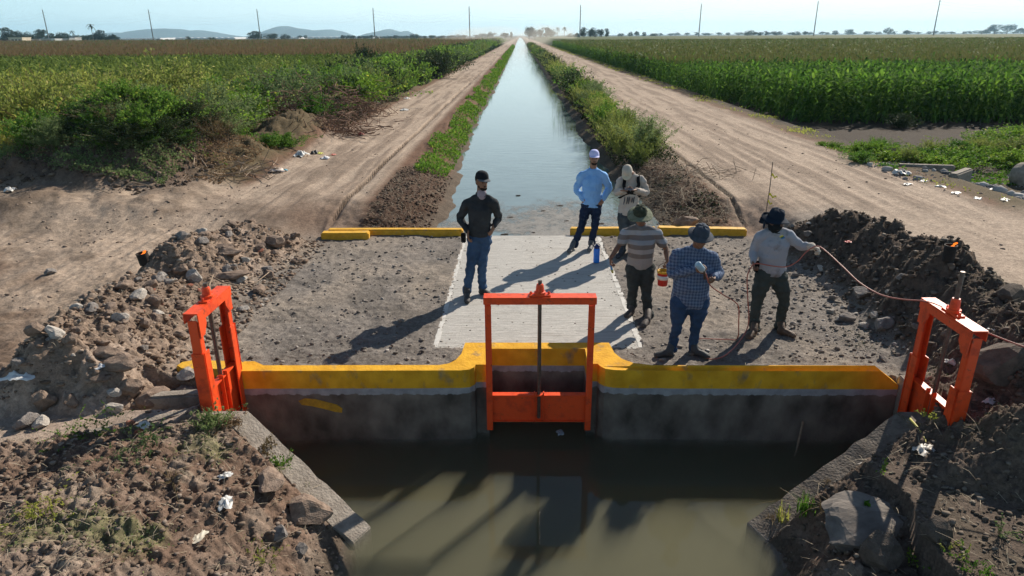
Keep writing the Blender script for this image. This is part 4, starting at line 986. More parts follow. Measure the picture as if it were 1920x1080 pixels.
rp(50, 790, .12, .22, 'grey', 'dark grey stone beside the rounded one at the rubble foot', (1.1, .9, .8))
rp(178, 555, .25, .22, 'brown', 'small brown boulder on the track side of the rubble bank', (1.2, .9, .7))
rp(160, 533 + 30, .22, .18, 'brown', 'flat brown stone next to the small boulder on the track side', (1.3, .9, .5))
rp(95, 515, .22, .2, 'grey', 'grey lump alone on the dirt track', (1.2, .9, .6))
rp(1290, 405, .3, .44, 'brown', 'large smooth brown boulder behind the east kerb', (1.25, .8, .85), .1, .15, .05)
# big slab of stone in the east corner bank, flat face to the viewer
bmrk = rockmesh(501, 4, .12); bmrk.materials.append(mat('big_slab_stone', (.12, .102, .088), (.225, .195, .168), scale=3.5, rough=.9, bump=.5, bscale=12))
q = gz(1622, 1000, -.28); o = rock(q.x + .03, q.y, 1.08, 'grey', 'biggest stone, a flat grey slab leaning on the bank beside the basin', None, (1.0, .60, .20), .12, .3, z=-.30, me=bmrk)
o.rotation_euler = (.48, -.10, .22); o.location = (q.x + .03, q.y, -.22)
rp(1650, 1060, -.3, .36, 'dark', 'large dark clod of earth below the flat grey slab', (1.1, .9, .9))
rp(1745, 1045, -.2, .26, 'dark', 'second dark clod beside the flat grey slab', (1.1, .9, .8))
rp(582, 1005, -.6, .36, 'brown', 'pale brown boulder at the water edge beside the west wing wall', (1.25, .9, .8), .4, .2)
rp(532, 1037, -.45, .17, 'grey', 'small grey stone near the boulder at the west water edge', (1.1, .9, .8))
rp(570, 1062, -.6, .13, 'grey', 'wet grey stone at the western waterline', (1.1, .9, .8))
rp(510, 925, -.2, .32, 'brown', 'long brown outcrop behind the west wing wall', (.8, 1.4, .6), .3)
for px_, py_, sz in ((1590, 590, .2), (1640, 598, .16), (1622, 602, .15), (1680, 580, .2), (1612, 560, .24), (1560, 575, .16), (1655, 612, .3)):
    rp(px_, py_, .1, sz, 'pale' if sz < .2 else 'grey', 'grey-white cobble in the cluster at the foot of the east mound').__setitem__('group', 'cobbles at the foot of the east mound')
rp(1885, 600, .5, .34, 'dark', 'dark boulder high on the east mound at the frame edge')
rp(1865, 690, .55, .62, 'dark', 'huge dark earth lump behind the east gate', (1.2, .8, .9), 0, .3)

def scatter(nm, n_, fx, fy, smin, smax, kinds, label, group, ok=None, pw=3):
    k = 0; tries = 0
    while k < n_ and tries < n_ * 20:
        tries += 1
        x = random.uniform(*fx); y = random.uniform(*fy)
        if ok and not ok(x, y): continue
        s_ = smin + (smax - smin) * random.random() ** pw
        kd = random.choice(kinds)
        rock(x, y, s_, kd, label[kd], group + ' ' + kd, sink=.3); k += 1
berm_ok = lambda x, y: -5.05 - .25 * (y > 8) < x < -3.75 + .1 * math.sin(y * 3)
scatter('berm', 185, (-5.6, -3.6), (6.1, 12.0), .06, .27, ['brown', 'brown', 'brown', 'brown', 'pale', 'grey'], {'brown': 'brown broken stone in the rubble bank west of the crossing', 'pale': 'whitish broken stone in the rubble bank west of the crossing', 'grey': 'grey broken stone in the rubble bank west of the crossing'}, 'rubble bank stones', berm_ok)
for i in range(16):
    if i < 7: q = gz(262 + random.uniform(-22, 22), 826 + random.uniform(-10, 10), .08); lb, gp_ = 'small broken red brick piece beside the chalky scrap', 'broken brick near the path'
    else: q = Vector((random.uniform(-4.9, -3.9), random.uniform(6.8, 11.5), 0)); lb, gp_ = 'small red brick fragment among the rubble stones', 'brick fragments in the rubble'
    rock(q.x, q.y, random.uniform(.05, .10), 'brick', lb, gp_, (1.3, .8, .7))
scatter('foot', 40, (4.2, 5.0), (6.9, 11.6), .05, .16, ['grey', 'pale', 'grey'], {'grey': 'small grey stone between the gravel and the east mound', 'pale': 'small whitish stone between the gravel and the east mound'}, 'east mound foot stones', None)
# loose clods and gravel: uncountable
def debris(name, pts, smin, smax, mt, label, cat, flat=.6, seed=0):
    smin *= .62
    base = []
    for i in range(4):
        me = rockmesh(900 + i + seed, 1, 1.3); v = np.array([p.co[:] for p in me.vertices]); f = np.array([p.vertices[:] for p in me.polygons]); base.append((v, f)); bpy.data.meshes.remove(me)
    Vs = []; Fs = []; off = 0
    zz = hn(pts[:, 0], pts[:, 1])
    for i, (x, y) in enumerate(pts):
        v, f = base[i % 4]; s_ = smin + (smax - smin) * random.random() ** 8; a = random.uniform(0, 6.3); ca_, sa = math.cos(a), math.sin(a)
        sx, sy, sz = s_ * random.uniform(.8, 1.4), s_ * random.uniform(.7, 1.1), s_ * flat * random.uniform(.6, 1.2)
        w_ = np.stack([(v[:, 0] * ca_ - v[:, 1] * sa) * sx + x, (v[:, 0] * sa + v[:, 1] * ca_) * sy + y, v[:, 2] * sz + zz[i] + sz * .18], -1)
        Vs.append(w_); Fs.append(f + off); off += len(v)
    o = link(name, np_mesh(name, np.concatenate(Vs), np.concatenate(Fs)), mt); return tag(o, label, cat, kind='stuff')
def islandmat(nm, cols, rough=.95):
    mt = mat(nm, cols[0], rough=rough, spec=.2); n = mt.node_tree.nodes; l = mt.node_tree.links
    g = n.new('ShaderNodeNewGeometry'); r = n.new('ShaderNodeValToRGB'); e = r.color_ramp.elements; e[0].color = (*cols[0], 1); e[1].color = (*cols[-1], 1)
    for i, c_ in enumerate(cols[1:-1]): x = e.new((i + 1) / (len(cols) - 1)); x.color = (*c_, 1)
    l.new(g.outputs['Random Per Island'], r.inputs[0]); l.new(r.outputs[0], P(mt).inputs['Base Color']); return mt
def rnd(n_, x0, x1, y0, y1, ok=None, clump=0):
    x = rng.uniform(x0, x1, n_); y = rng.uniform(y0, y1, n_)
    k = np.ones(n_, bool)
    if clump: k &= fbm(x * clump, y * clump, 300) + rng.uniform(-.35, .35, n_) > 0
    if ok is not None: k &= ok(x, y)
    return np.stack([x[k], y[k]], -1)
noslab = lambda x, y: ~((x > -1.12) & (x < 1.56) & (y > 7.45)) & ~((x > -.78) & (x < 1.2) & (y < 7.5))
debris('gravel', np.concatenate([rnd(15000, -4.1, 4.8, 6.85, 12.5, noslab, 1.6), rnd(5000, 3.0, 4.9, 7.2, 11.5, noslab)]), .012, .075, islandmat('gravel_mix', [(.085, .075, .068), (.16, .138, .12), (.22, .19, .165), (.36, .335, .31)]), 'loose grey gravel spread on both sides of the slab', 'gravel')
debris('rubble_fines', rnd(16000, -5.75, -3.6, 5.95, 12.2, lambda x, y: x > -5.4 - .2 * (y > 8)), .015, .095, islandmat('rubble_mix', [(.13, .088, .062), (.185, .13, .095), (.235, .17, .125), (.33, .265, .215)]), 'small broken stones filling the rubble bank', 'rubble', seed=10)
debris('soil_clods', rnd(14000, 4.6, 7.2, 5.0, 12.2, lambda x, y: x < 6.55), .02, .12, islandmat('soil_mix', [(.05, .04, .03), (.09, .07, .055), (.12, .09, .07), (.2, .17, .14)]), 'dark crumbly clods covering the east mound', 'soil', .8, seed=20)
debris('bank_clods', rnd(13000, -5.6, -1.55, 3.3, 5.95, lambda x, y: (x < -1.55) & ((x > -3.3) | (y < np.interp(x, [-5.2, -3.3], [5.05, 5.66])))), .010, .065, islandmat('bank_mix', [(.12, .085, .065), (.16, .12, .09), (.20, .15, .115), (.25, .20, .165)]), 'brown clods of earth on the near west bank', 'soil', .8, seed=30)
debris('bank_clods', rnd(13000, 2.3, 6.5, 3.3, 5.9), .010, .065, islandmat('bank_mix_dark', [(.08, .062, .048), (.11, .085, .065), (.14, .11, .085), (.2, .17, .14)]), 'dark clods of earth on the near east bank', 'soil', .8, seed=40)
debris('track_stones', np.concatenate([rnd(5000, -13, -5.8, 6.0, 17, None, .8), rnd(1800, 6.5, 16, 7.5, 18, None, .6), rnd(1200, -6.3, -3.3, 14, 60, None, .8), rnd(1400, 4.1, 9, 14, 60, None, .8)]), .015, .09, islandmat('track_mix', [(.14, .10, .08), (.22, .165, .13), (.32, .25, .2)]), 'loose earth crumbs lying on the dirt tracks', 'gravel', .5, seed=50)
debris('thicket_clods', rnd(9000, -17, -7.4, 14.4, 18.0, lambda x, y: y > 14.7 + .4 * np.sin(x * 1.7)), .015, .16, islandmat('thicket_soil', [(.06, .042, .032), (.11, .078, .058), (.18, .135, .10)]), 'dark broken earth along the front of the thicket', 'soil', .8, seed=80)
debris('canal_bank_clods', np.concatenate([rnd(5000, -3.1, -1.8, 12.7, 18, lambda x, y: x < xl_edge(y)), rnd(5000, 2.7, 4.1, 12.8, 22)]), .014, .09, islandmat('bankside_mix', [(.08, .05, .036), (.12, .078, .056), (.17, .115, .085)]), 'dark red-brown clods on the canal banks', 'soil', .8, seed=60)
debris('road_rubble', np.concatenate([rnd(2600, 10.2, 19, 13.0, 15.6, lambda x, y: y > 13.2 + .12 * (x - 10)), rnd(700, 8.8, 15, 15.5, 18.5)]), .05, .30, islandmat('rubble_grey', [(.12, .115, .12), (.22, .21, .21), (.5, .48, .46)]), 'grey broken concrete heaped beside the east track', 'rubble', .8, seed=70)

# litter
def rag(px, py, z, size, colr, label, cat='plastic bag', name='plastic_bag', up=.4, seed=0):
    q = gz(px, py, z); hh = H(q.x, q.y); K = 12; V = []; F = []
    for j in range(K):
        for i in range(K):
            a = (i / (K - 1) - .5); b = (j / (K - 1) - .5)
            r_ = 1 + .5 * mnoise.noise(Vector((a * 2.5 + px, b * 2.5 + py, 0)))
            V.append((a * size * r_, b * size * .7 * r_, size * up * (.35 + .5 * mnoise.noise(Vector((a * 4 + px, b * 4, py))) + .25 * mnoise.noise(Vector((a * 12, b * 12 + px, py)))) * (1.1 - (a * a + b * b) * 2.2)))
    for j in range(K - 1):
        for i in range(K - 1):
            p_ = j * K + i; F.append((p_, p_ + 1, p_ + K + 1, p_ + K))
    mt = bpy.data.materials.get('litter_%02x%02x%02x' % tuple(int(v * 255) for v in colr)) or mat('litter_%02x%02x%02x' % tuple(int(v * 255) for v in colr), colr, rough=.5)
    o = link(name, np_mesh(name, V, F), mt); o.location = (q.x, q.y, hh + size * .03); o.rotation_euler.z = random.uniform(0, 6.3)
    return tag(o, label, cat)
Wt = (.56, .56, .54)
rag(425, 957, -.05, .16, Wt, 'crumpled white bag on the near west bank', up=.6)
rag(424, 903, -.02, .11, Wt, 'torn white wrapper among clods above the crumpled white bag', 'wrapper', 'wrapper', up=.6)
rag(375, 1018, -.1, .14, (.55, .50, .40), 'cream paper scrap on the near west bank', 'paper', 'paper_scrap', .3)
rag(275, 817, .1, .14, (.66, .64, .60), 'chalky white scrap beside broken red brick', 'paper', 'paper_scrap', .5)
rag(390, 458, .35, .17, (.62, .05, .16), 'pink rag caught among the rubble', 'rag', 'rag', .7)
rag(437, 438, .35, .10, (.05, .35, .50), 'small blue scrap in the rubble near the boulder', 'plastic', 'plastic_scrap', .6)
rag(200, 770 - 55, .25, .13, (.65, .66, .68), 'white and blue wrapper among rubble stones', 'wrapper', 'wrapper', .5)
rag(35, 700, .45, .28, (.68, .68, .66), 'white paper sheet on the shaded side of the rubble bank', 'paper', 'paper_sheet', .3)
rag(22, 368, .4, .30, Wt, 'white bag at the roadside edge of the thicket', up=.5)
rag(565, 295, .42, .42, Wt, 'large white plastic bag at the thicket edge beside the track', up=.6)
rag(520, 320, .42, .34, (.65, .55, .47), 'pinkish crumpled sack in the roadside litter', 'sack', 'sack', .5)
rag(535, 318, .42, .16, (.10, .35, .45), 'teal scrap in the roadside litter', 'plastic', 'plastic_scrap', .5)
rag(589, 282, .5, .28, (.03, .03, .03), 'black bag in the roadside litter', up=.7)
rag(600, 287, .42, .2, (.6, .6, .1), 'yellow-green scrap in the roadside litter', 'plastic', 'plastic_scrap', .5)
rag(610, 296, .42, .3, (.6, .6, .62), 'grey crumpled plastic in the roadside litter', up=.4)
rag(625, 290, .42, .18, (.5, .12, .08), 'red scrap at the far end of the roadside litter', 'plastic', 'plastic_scrap', .4)
rag(676, 248, .5, .28, (.35, .04, .04), 'dark red cloth beside the brown brush pile', 'cloth', 'cloth_scrap', .6)
rag(758, 200, .5, .5, Wt, 'long white plastic strip at the thicket edge farther up the track', up=.25)
rag(762, 180, .5, .4, Wt, 'white litter at the foot of the dark round bush', up=.35)
rag(706, 193, .5, .35, Wt, 'small white litter below the green scrub up the track', up=.35)
rag(1688, 338, .3, .36, Wt, 'white stone-like bag on the east verge', up=.6)
rag(1655, 305 , .3, .4, (.02, .03, .05), 'dark bag beside the brown board on the east verge', up=.6)
for px_, py_ in ((1700, 358), (1730, 352), (1830, 385), (1880, 388), (1860, 365), (1790, 375), (1905, 333), (1760, 362)):
    rag(px_, py_, .3, .2, (.5, .49, .47), 'white scrap in the grey rubble beside the east track', up=.3)['group'] = 'white scraps in the east rubble'
rag(1740, 820, .2, .20, (.5, .47, .42), 'beige torn bag on the east bank below the gate', up=.6)
rag(1640, 850 - 40, .15, .14, (.30, .27, .24), 'grey rag on the east bank near the yellow strip', 'rag', 'rag', .6)
rag(1860, 740, .4, .13, (.45, .45, .45), 'small grey bag on the dark mound behind the east gate', up=.6)
rag(1855, 648, .5, .10, (.7, .7, .7), 'white chip on the mound beyond the east gate', 'paper', 'paper_scrap', .5)
rag(1790, 655, .5, .13, (.5, .5, .46), 'whitish scrap seen through the east gate frame', 'paper', 'paper_scrap', .6)
rag(1648, 452, .5, .22, (.45, .40, .38), 'beige bag high on the east mound', up=.5)
rag(1585, 487, .25, .10, (.6, .05, .04), 'red scrap low on the east mound', 'plastic', 'plastic_scrap', .4)
rag(1050, 813, WZ_DN, .11, (.3, .33, .36), 'white bag floating before the middle gate', up=.3).location.z = WZ_DN + .01

# dirt lumps and leaves drifting on the scum: countable specks, one per object
for i, (px_, py_, s_) in enumerate(((946, 440, .16), (1050, 386, .2), (1018, 396, .12), (956, 408, .16), (1128, 420, .18), (1062, 415, .1), (1000, 437, .1), (971, 367, .14))):
    q = gz(px_, py_, WZ_UP); o = bpy.data.objects.new('driftwood', RM['dark'][i % 5]); col.objects.link(o); o.location = (q.x, q.y, WZ_UP + .01); o.scale = (s_, s_ * .5, .03)
    tag(o, 'small dark drifting lump on the grey scum', 'driftwood', 'dark lumps on the scum')

# water bottle
q = gz(1118, 492, .018)
bt = empty('water_bottle', q, 'blue plastic water bottle standing on the slab', 'bottle')
bl = mat('blue_plastic', (.015, .16, .70), (.03, .26, .85), scale=3, rough=.18); bl2 = mat('navy_plastic', (.005, .02, .12), rough=.3)
MB().lathe([(.045, 0), (.052, .006), (.052, .10), (.049, .11), (.052, .12), (.052, .235), (.044, .25)], 20).build('flask', bl, bt, smooth=True)
MB().lathe([(.047, .25), (.047, .285), (.030, .295), (.022, .31)], 18).build('lid', bl2, bt, smooth=False)
MB().tube([(-.045, 0, .27), (-.055, 0, .30), (-.03, 0, .325), (.03, 0, .325), (.055, 0, .30), (.045, 0, .27)], .006, 6).build('carry_loop', bl2, bt, smooth=True)
# red bucket in the painter's hand
q = at(1243, 521, 8.45); bk = empty('bucket', q - Vector((0, 0, .1)), 'red and white paint bucket with a yellow rim hanging from the painter', 'bucket')
MB().lathe([(.062, 0), (.078, .19), (.081, .19), (.081, .20), (.074, .20), (.060, .01)], 22).build('pail', mat('red_pail', (.60, .03, .015), rough=.4), bk, smooth=True)
MB().lathe([(.0705, .085), (.0755, .14)], 22).build('white_label', mat('white_label', (.7, .65, .6), rough=.5), bk, smooth=True).scale = (1.02, 1.02, 1)
MB().lathe([(.082, .175), (.084, .203), (.072, .203), (.072, .16)], 22).build('painted_rim', yel, bk, smooth=True)
MB().tube([(-.08, 0, .19), (-.06, 0, .27), (0, 0, .31), (.06, 0, .27), (.08, 0, .19)], .004, 6).build('handle', steel, bk, smooth=True)
# brush in the painter's other hand
a = D['Jw']['wrR'] + Vector((.0, -.02, -.09)); b = a + Vector((.03, -.03, -.10))
br = empty('paintbrush', a, 'paintbrush with a blue handle held by the man in the striped polo', 'paintbrush')
MB().tube([a + Vector((-.01, .01, .04)), a, a.lerp(b, .6)], [.010, .012, .014], 8).build('brush_handle', mat('brush_blue', (.05, .25, .5), rough=.4), br, world=True)
MB().tube([a.lerp(b, .6), b], [.020, .012], 8).build('bristles', mat('bristle', (.45, .38, .12), rough=.9), br, world=True)
# phone and spray gun
c_ = C['Jw']['wrL'].lerp(C['Jw']['wrR'], .55) + Vector((-.0, -.06, .035))
MB().box((-.075, -.04, -.006), (.075, .04, .006), Matrix.Translation(c_) @ Matrix.Rotation(R(25), 4, 'X')).build('phone', mat('phone_grey', (.10, .11, .13), rough=.25), bevel=.004)
tag(bpy.data.objects['phone'], 'grey phone held in both hands by the bowed man', 'phone')
h = Ep['Jw']['wrR'] + Vector((.02, -.06, .01)); sg = empty('spray_gun', h, 'spray gun with a pale cup held by the man in the checked shirt', 'spray gun')
Mg = Matrix.Translation(h + Vector((.01, -.035, .03))) @ Matrix.Rotation(R(-40), 4, 'Y') @ Matrix.Rotation(R(12), 4, 'X')
MB().lathe([(.030, 0), (.036, .004), (.036, .088), (.030, .095)], 18, Mg).build('cup', mat('paint_cup', (.35, .48, .58), rough=.35), sg, smooth=True, world=True)
MB().lathe([(.037, -.012), (.037, .006)], 18, Mg).build('cup_cap', mat('cup_cap', (.5, .5, .5), rough=.35), sg, world=True)
MB().tube([h + Vector((.0, -.03, .02)), h + Vector((.045, -.03, -.0)), h + Vector((.055, -.02, -.09))], [.013, .014, .011], 8).build('pistol_grip', steel, sg, smooth=True, world=True)
# marker rod with yellow tape
q0 = at(1436, 398, 12.3); q1 = at(1449, 304, 12.3)
mk = empty('marker_stake', q0, 'thin rusty marker rod with fluttering yellow tape beside the east track', 'stake')
MB().tube([q0 - Vector((0, 0, .1)), q0.lerp(q1, .5) + Vector((.01, 0, 0)), q1], .008, 6).build('rod', steel, mk, world=True)
ty = mat('yellow_tape', (.75, .62, .03), rough=.5)
for f_, ln in ((.22, .10), (.36, .16), (.75, .13)):
    c_ = q0.lerp(q1, f_); V = []; F = []
    for i in range(9):
        t_ = i / 8; p_ = c_ + Vector((ln * t_, -.02 * math.sin(t_ * 5), -.06 * t_ + .02 * math.sin(t_ * 9)))
        V += [p_ + Vector((0, 0, .024 * (1 - .5 * t_))), p_ - Vector((0, 0, .024 * (1 - .5 * t_)))]
    for i in range(8): F.append((2 * i, 2 * i + 1, 2 * i + 3, 2 * i + 2))
    MB().add(V, F).build('tape', ty, mk, world=True)
# flare pots
flame = bpy.data.materials.new('flame'); flame.use_nodes = True; P(flame).inputs['Emission Color'].default_value = (1, .22, .02, 1); P(flame).inputs['Emission Strength'].default_value = .9; P(flame).inputs['Base Color'].default_value = (.8, .2, .02, 1)
soot = mat('soot', (.008, .008, .009), (.03, .02, .015), scale=9, rough=.9)
def pot(x, y, z, label, r_=.085, h_=.2, tilt=(0, 0)):
    e = empty('flare_pot', (x, y, z), label, 'flare pot', 'burning pots beside the crossing'); e.rotation_euler = (tilt[0], tilt[1], 0)
    MB().lathe([(r_, -.03), (r_, h_), (r_ + .006, h_), (r_ + .006, h_ + .008), (r_ - .008, h_ + .008), (r_ - .012, .02)], 22).build('can', soot, e)
    V = []; F = []; n_ = 8
    for i in range(6):
        for k_ in range(n_):
            th = 2 * math.pi * k_ / n_; rr = r_ * .36 * (1 - (i / 5) ** 1.4) + .004
            V.append((rr * math.cos(th) + .02 * math.sin(i * 1.7 + k_) * i / 5 + .012 * i, rr * math.sin(th), h_ - .04 + i * .015 + .012 * math.sin(k_ * 2.1)))
    for i in range(5):
        for k_ in range(n_): F.append((i * n_ + k_, i * n_ + (k_ + 1) % n_, (i + 1) * n_ + (k_ + 1) % n_, (i + 1) * n_ + k_))
    MB().add(V, F).build('flame', flame, e, smooth=True)
q = hitpx(1777, 488); pot(q.x, q.y, q.z + .02, 'sooty black can with a small flame on the east mound', .07, .17)
q = hitpx(272, 492); pot(q.x, q.y, q.z - .0, 'sooty black can with a bright orange flame on the west rubble crest', .08, .14, (.10, -.1))
# concrete remains, board, tyre arcs
q = gz(1800, 335, .3)
cc = empty('concrete_trough', q, 'broken grey concrete channel piece half hidden by green weeds', 'concrete channel')
k = MB().box((-.75, -.1, -.2), (.35, .1, .22), Matrix.Translation(q + Vector((.05, .0, .0))) @ Matrix.Rotation(R(42), 4, 'Z')); k.build('side_wall', conc2, cc, bevel=.03, world=True)
MB().box((-1.0, -.09, -.2), (.3, .09, .2), Matrix.Translation(q + Vector((-.05, .75, .0))) @ Matrix.Rotation(R(-12), 4, 'Z')).build('side_wall', conc2, cc, bevel=.03, world=True)
MB().box((-.5, -.12, -.2), (.1, .12, .10), Matrix.Translation(q + Vector((-.5, -.55, .0))) @ Matrix.Rotation(R(-20), 4, 'Z')).build('side_wall', conc2, cc, bevel=.03, world=True)
q = gz(1668, 300, .3); tag(MB().box((-.25, -.03, -.05), (.25, .03, .32), Matrix.Translation(q) @ Matrix.Rotation(R(15), 4, 'Z') @ Matrix.Rotation(R(-25), 4, 'X')).build('board', mat('brown_board', (.16, .10, .08), (.22, .15, .11)), bevel=.004), 'brown board leaning in the weeds on the east verge', 'board')
q = gz(1915, 330, .3); tag(MB().lathe([(.30, 0), (.34, .05), (.36, .35), (.28, .45)], 20, Matrix.Rotation(R(80), 4, 'X'), loc=q).build('pipe_piece', conc2, bevel=.01), 'round piece of concrete pipe at the end of the grey rubble', 'pipe')
# twigs: dry branch over the rubble, yellow strip, stick on the headwall, roadside roots
wood = mat('dry_wood', (.20, .145, .10), (.33, .25, .18), scale=20, rough=.9)
def twig(pts, r_, label, mt=wood, name='branch', cat='branch', z_up=None):
    Pn = []
    for px_, py_, z_ in pts: Pn.append(gz(px_, py_, z_))
    k = MB(); k.tube(Pn, [r_ * (1 - .6 * i / (len(Pn) - 1)) for i in range(len(Pn))], 7); o = k.build(name, mt, smooth=True); return tag(o, label, cat)
twig([(395, 518, .30), (420, 530, .22), (450, 536, .14), (480, 530, .10), (505, 510, .16)], .014, 'dry curved branch lying from the rubble onto the gravel')
twig([(398, 560, .4), (392, 535, .5), (400, 515, .6)], .02, 'upright dry stub behind the west gate')
twig([(182, 550, .6), (200, 573, .52), (212, 590, .5)], .018, 'bleached stick on the rubble crest')
twig([(1706, 785, .13), (1722, 803, .11), (1735, 825, .09), (1738, 850, .05)], .012, 'yellow strip of hose below the east gate', mat('yellow_strip', (.5, .45, .1), rough=.6), 'plastic_strip', 'strip')
k = MB().tube([(3.12, 6.6, -.42), (3.05, 6.50, -.80)], .012, 6).build('stick', wood); tag(k, 'thin stick leaning on the headwall at the waterline', 'stick')
def jumble(nm, px_, py_, z_, n_, rad, hgt, label, cnt_r=(.006, .016), mt=wood, cat='dead brush', group=None):
    q = gz(px_, py_, z_); k = MB()
    for i in range(n_):
        a = q + Vector((random.gauss(0, rad), random.gauss(0, rad * .8), random.uniform(0, hgt) ** 1.2)); d = Vector((random.gauss(0, 1), random.gauss(0, .8), random.gauss(0, .45))).normalized()
        l_ = random.uniform(.25, .9); bnd = Vector((random.gauss(0, .12), random.gauss(0, .12), random.gauss(0, .1)))
        pts = [a - d * l_ / 2, a + bnd, a + d * l_ / 2 + bnd * .5]
        for p_ in pts: p_.z = max(p_.z, z_ + .02)
        k.tube(pts, [random.uniform(*cnt_r), random.uniform(*cnt_r), .003], 4)
    o = k.build(nm, mt); return tag(o, label, cat, group)
dead = mat('dead_brush', (.15, .085, .055), (.26, .16, .11), scale=15, rough=.95)
for i, (px_, py_, hh) in enumerate(((540, 240, 1.1), (580, 235, 1.3), (625, 230, 1.3), (660, 222, 1.1), (600, 255, .7), (650, 250, .6), (690, 215, .8), (505, 262, .7), (520, 215, 1.2), (555, 212, 1.4), (600, 208, 1.4), (645, 205, 1.2))):
    jumble('dead_brush', px_, py_, .45, 170, .62, hh, 'tangled reddish-brown dead brush piled at the thicket edge', mt=dead, group='dead brush pile')
jumble('dead_brush', 430, 335, .35, 70, .5, .5, 'pale roots and vines at the foot of the green mound')
jumble('dead_brush', 300, 345, .35, 80, .8, .35, 'twiggy debris along the front of the green mound')
jumble('dead_brush', 1320, 330, .4, 80, .5, .15, 'dry trailing roots on the east canal bank', (.003, .008))
jumble('dead_brush', 1230, 370, .15, 90, .6, .3, 'fine dry grass stalks down the east canal bank', (.002, .006))

sp_ = np.concatenate([np.stack([rng.normal(-1.07, .05, 700), rng.uniform(7.5, 12.5, 700)], -1), np.stack([rng.normal(1.50, .06, 800), rng.uniform(7.5, 12.5, 800)], -1), np.stack([rng.uniform(-1.1, 1.5, 500), rng.normal(7.60, .05, 500)], -1), np.stack([rng.uniform(-1.1, 1.5, 900), rng.uniform(7.5, 12.5, 900)], -1)])
_hn = hn; hn = lambda a_, b_: np.full(len(a_), .009)
debris('spilled_dirt', sp_, .008, .045, islandmat('spill_mix', [(.12, .10, .085), (.22, .19, .16), (.33, .30, .27)]), 'crumbs of dirt and gravel spilled over the slab and its edges', 'dirt', .4, seed=90)
hn = _hn
def straws(name, pts, ln, label):
    z = hn(pts[:, 0], pts[:, 1]); V = []
    for (x, y), z_ in zip(pts, z):
        a = random.uniform(0, 6.3); L_ = ln * random.uniform(.3, 1.2); d = np.array([math.cos(a), math.sin(a), random.gauss(0, .25)]); s_ = np.array([-d[1], d[0], 0]) * .0022; p = np.array([x, y, z_ + .012 + random.random() * .02]); q = p + d * L_ * .5 + [0, 0, .012]; r_ = p + d * L_ + np.array([random.gauss(0, .02), random.gauss(0, .02), -.01])
        V += [p - s_, p + s_, q + s_, q - s_, q - s_, q + s_, r_ + s_ * .4, r_ - s_ * .4]
    V = np.array(V); tag(link(name, np_mesh(name, V, np.arange(len(V)).reshape(-1, 4)), dead2), label, 'straw', kind='stuff')
dead2 = mat('straw', (.22, .17, .11), (.42, .36, .26), scale=12, rough=.9)
straws('dry_straw', rnd(900, -5.5, -1.7, 3.4, 5.9), .16, 'dry straws strewn over the near west bank')
straws('dry_straw', rnd(900, 2.4, 6.4, 3.4, 8.0), .16, 'dry straws strewn over the near east bank')
straws('dry_straw', rnd(700, -5.5, -3.7, 6.2, 12), .14, 'dry straws caught in the rubble bank')
straws('dry_roots', rnd(2600, 2.85, 4.4, 12.9, 21), .5, 'fine dry roots trailing down the east canal bank')
straws('dry_roots', rnd(900, -3.2, -1.9, 12.9, 18), .3, 'fine dry roots on the west canal bank')
# hose
red = mat('red_hose', (.36, .10, .07), (.44, .14, .10), scale=8, rough=.5)
def crv(ctrl, r_, name, label, cat, mt=red, K=8):
    Pn = [at(*c_) if len(c_) == 3 else Vector(c_[1]) for c_ in ctrl]; out = []
    for i in range(len(Pn) - 1):
        p0 = Pn[max(i - 1, 0)]; p1 = Pn[i]; p2 = Pn[i + 1]; p3 = Pn[min(i + 2, len(Pn) - 1)]
        for k_ in range(K):
            t = k_ / K; out.append(0.5 * ((2 * p1) + (p2 - p0) * t + (2 * p0 - 5 * p1 + 4 * p2 - p3) * t * t + (3 * p1 - p0 - 3 * p2 + p3) * t ** 3))
    out.append(Pn[-1])
    for p_ in out:
        if 6.9 < p_.y < 12.5 and -4 < p_.x < 4.6: p_.z = max(p_.z, .03)
    return tag(MB().tube(out, r_, 8).build(name, mt, smooth=True), label, cat)
crv([(1323, 512, 7.12), (1332, 535, 7.15), (1352, 550, 7.25), (1378, 566, 7.35), (1385, 578, 7.4), (1385, 605, 7.5), (1384, 630, 7.72), (1376, 638, 7.78), (1345, 638, 7.80), (1312, 637, 7.82), (1290, 642, 7.78)], .007, 'hose', 'thin red air hose looping from the spray gun to the gravel', 'hose')
crv([(1318, 672, 7.30), (1335, 677, 7.24), (1358, 670, 7.33), (1380, 648, 7.60), (1398, 622, 7.85), (1404, 600, 7.9), (1402, 560, 7.9), (1401, 520, 7.9), (1408, 502, 7.92), (1418, 494, 7.92), (1450, 499, 7.90), (1475, 500, 7.86), (1495, 490, 7.84), (1508, 476, 7.84), (1522, 465, 7.86), (1535, 462, 7.8), (1552, 474, 7.6), (1580, 500, 7.3), (1612, 530, 7.0), (1650, 552, 6.7), (1690, 561, 6.45), (1735, 565, 6.25), (1765, 575, 6.1), (1790, 590, 5.9), (1850, 623, 5.7), (1930, 654, 5.5), (2060, 700, 5.2)], .0075, 'hose', 'red air hose running from the pulling man over the east gate', 'hose')
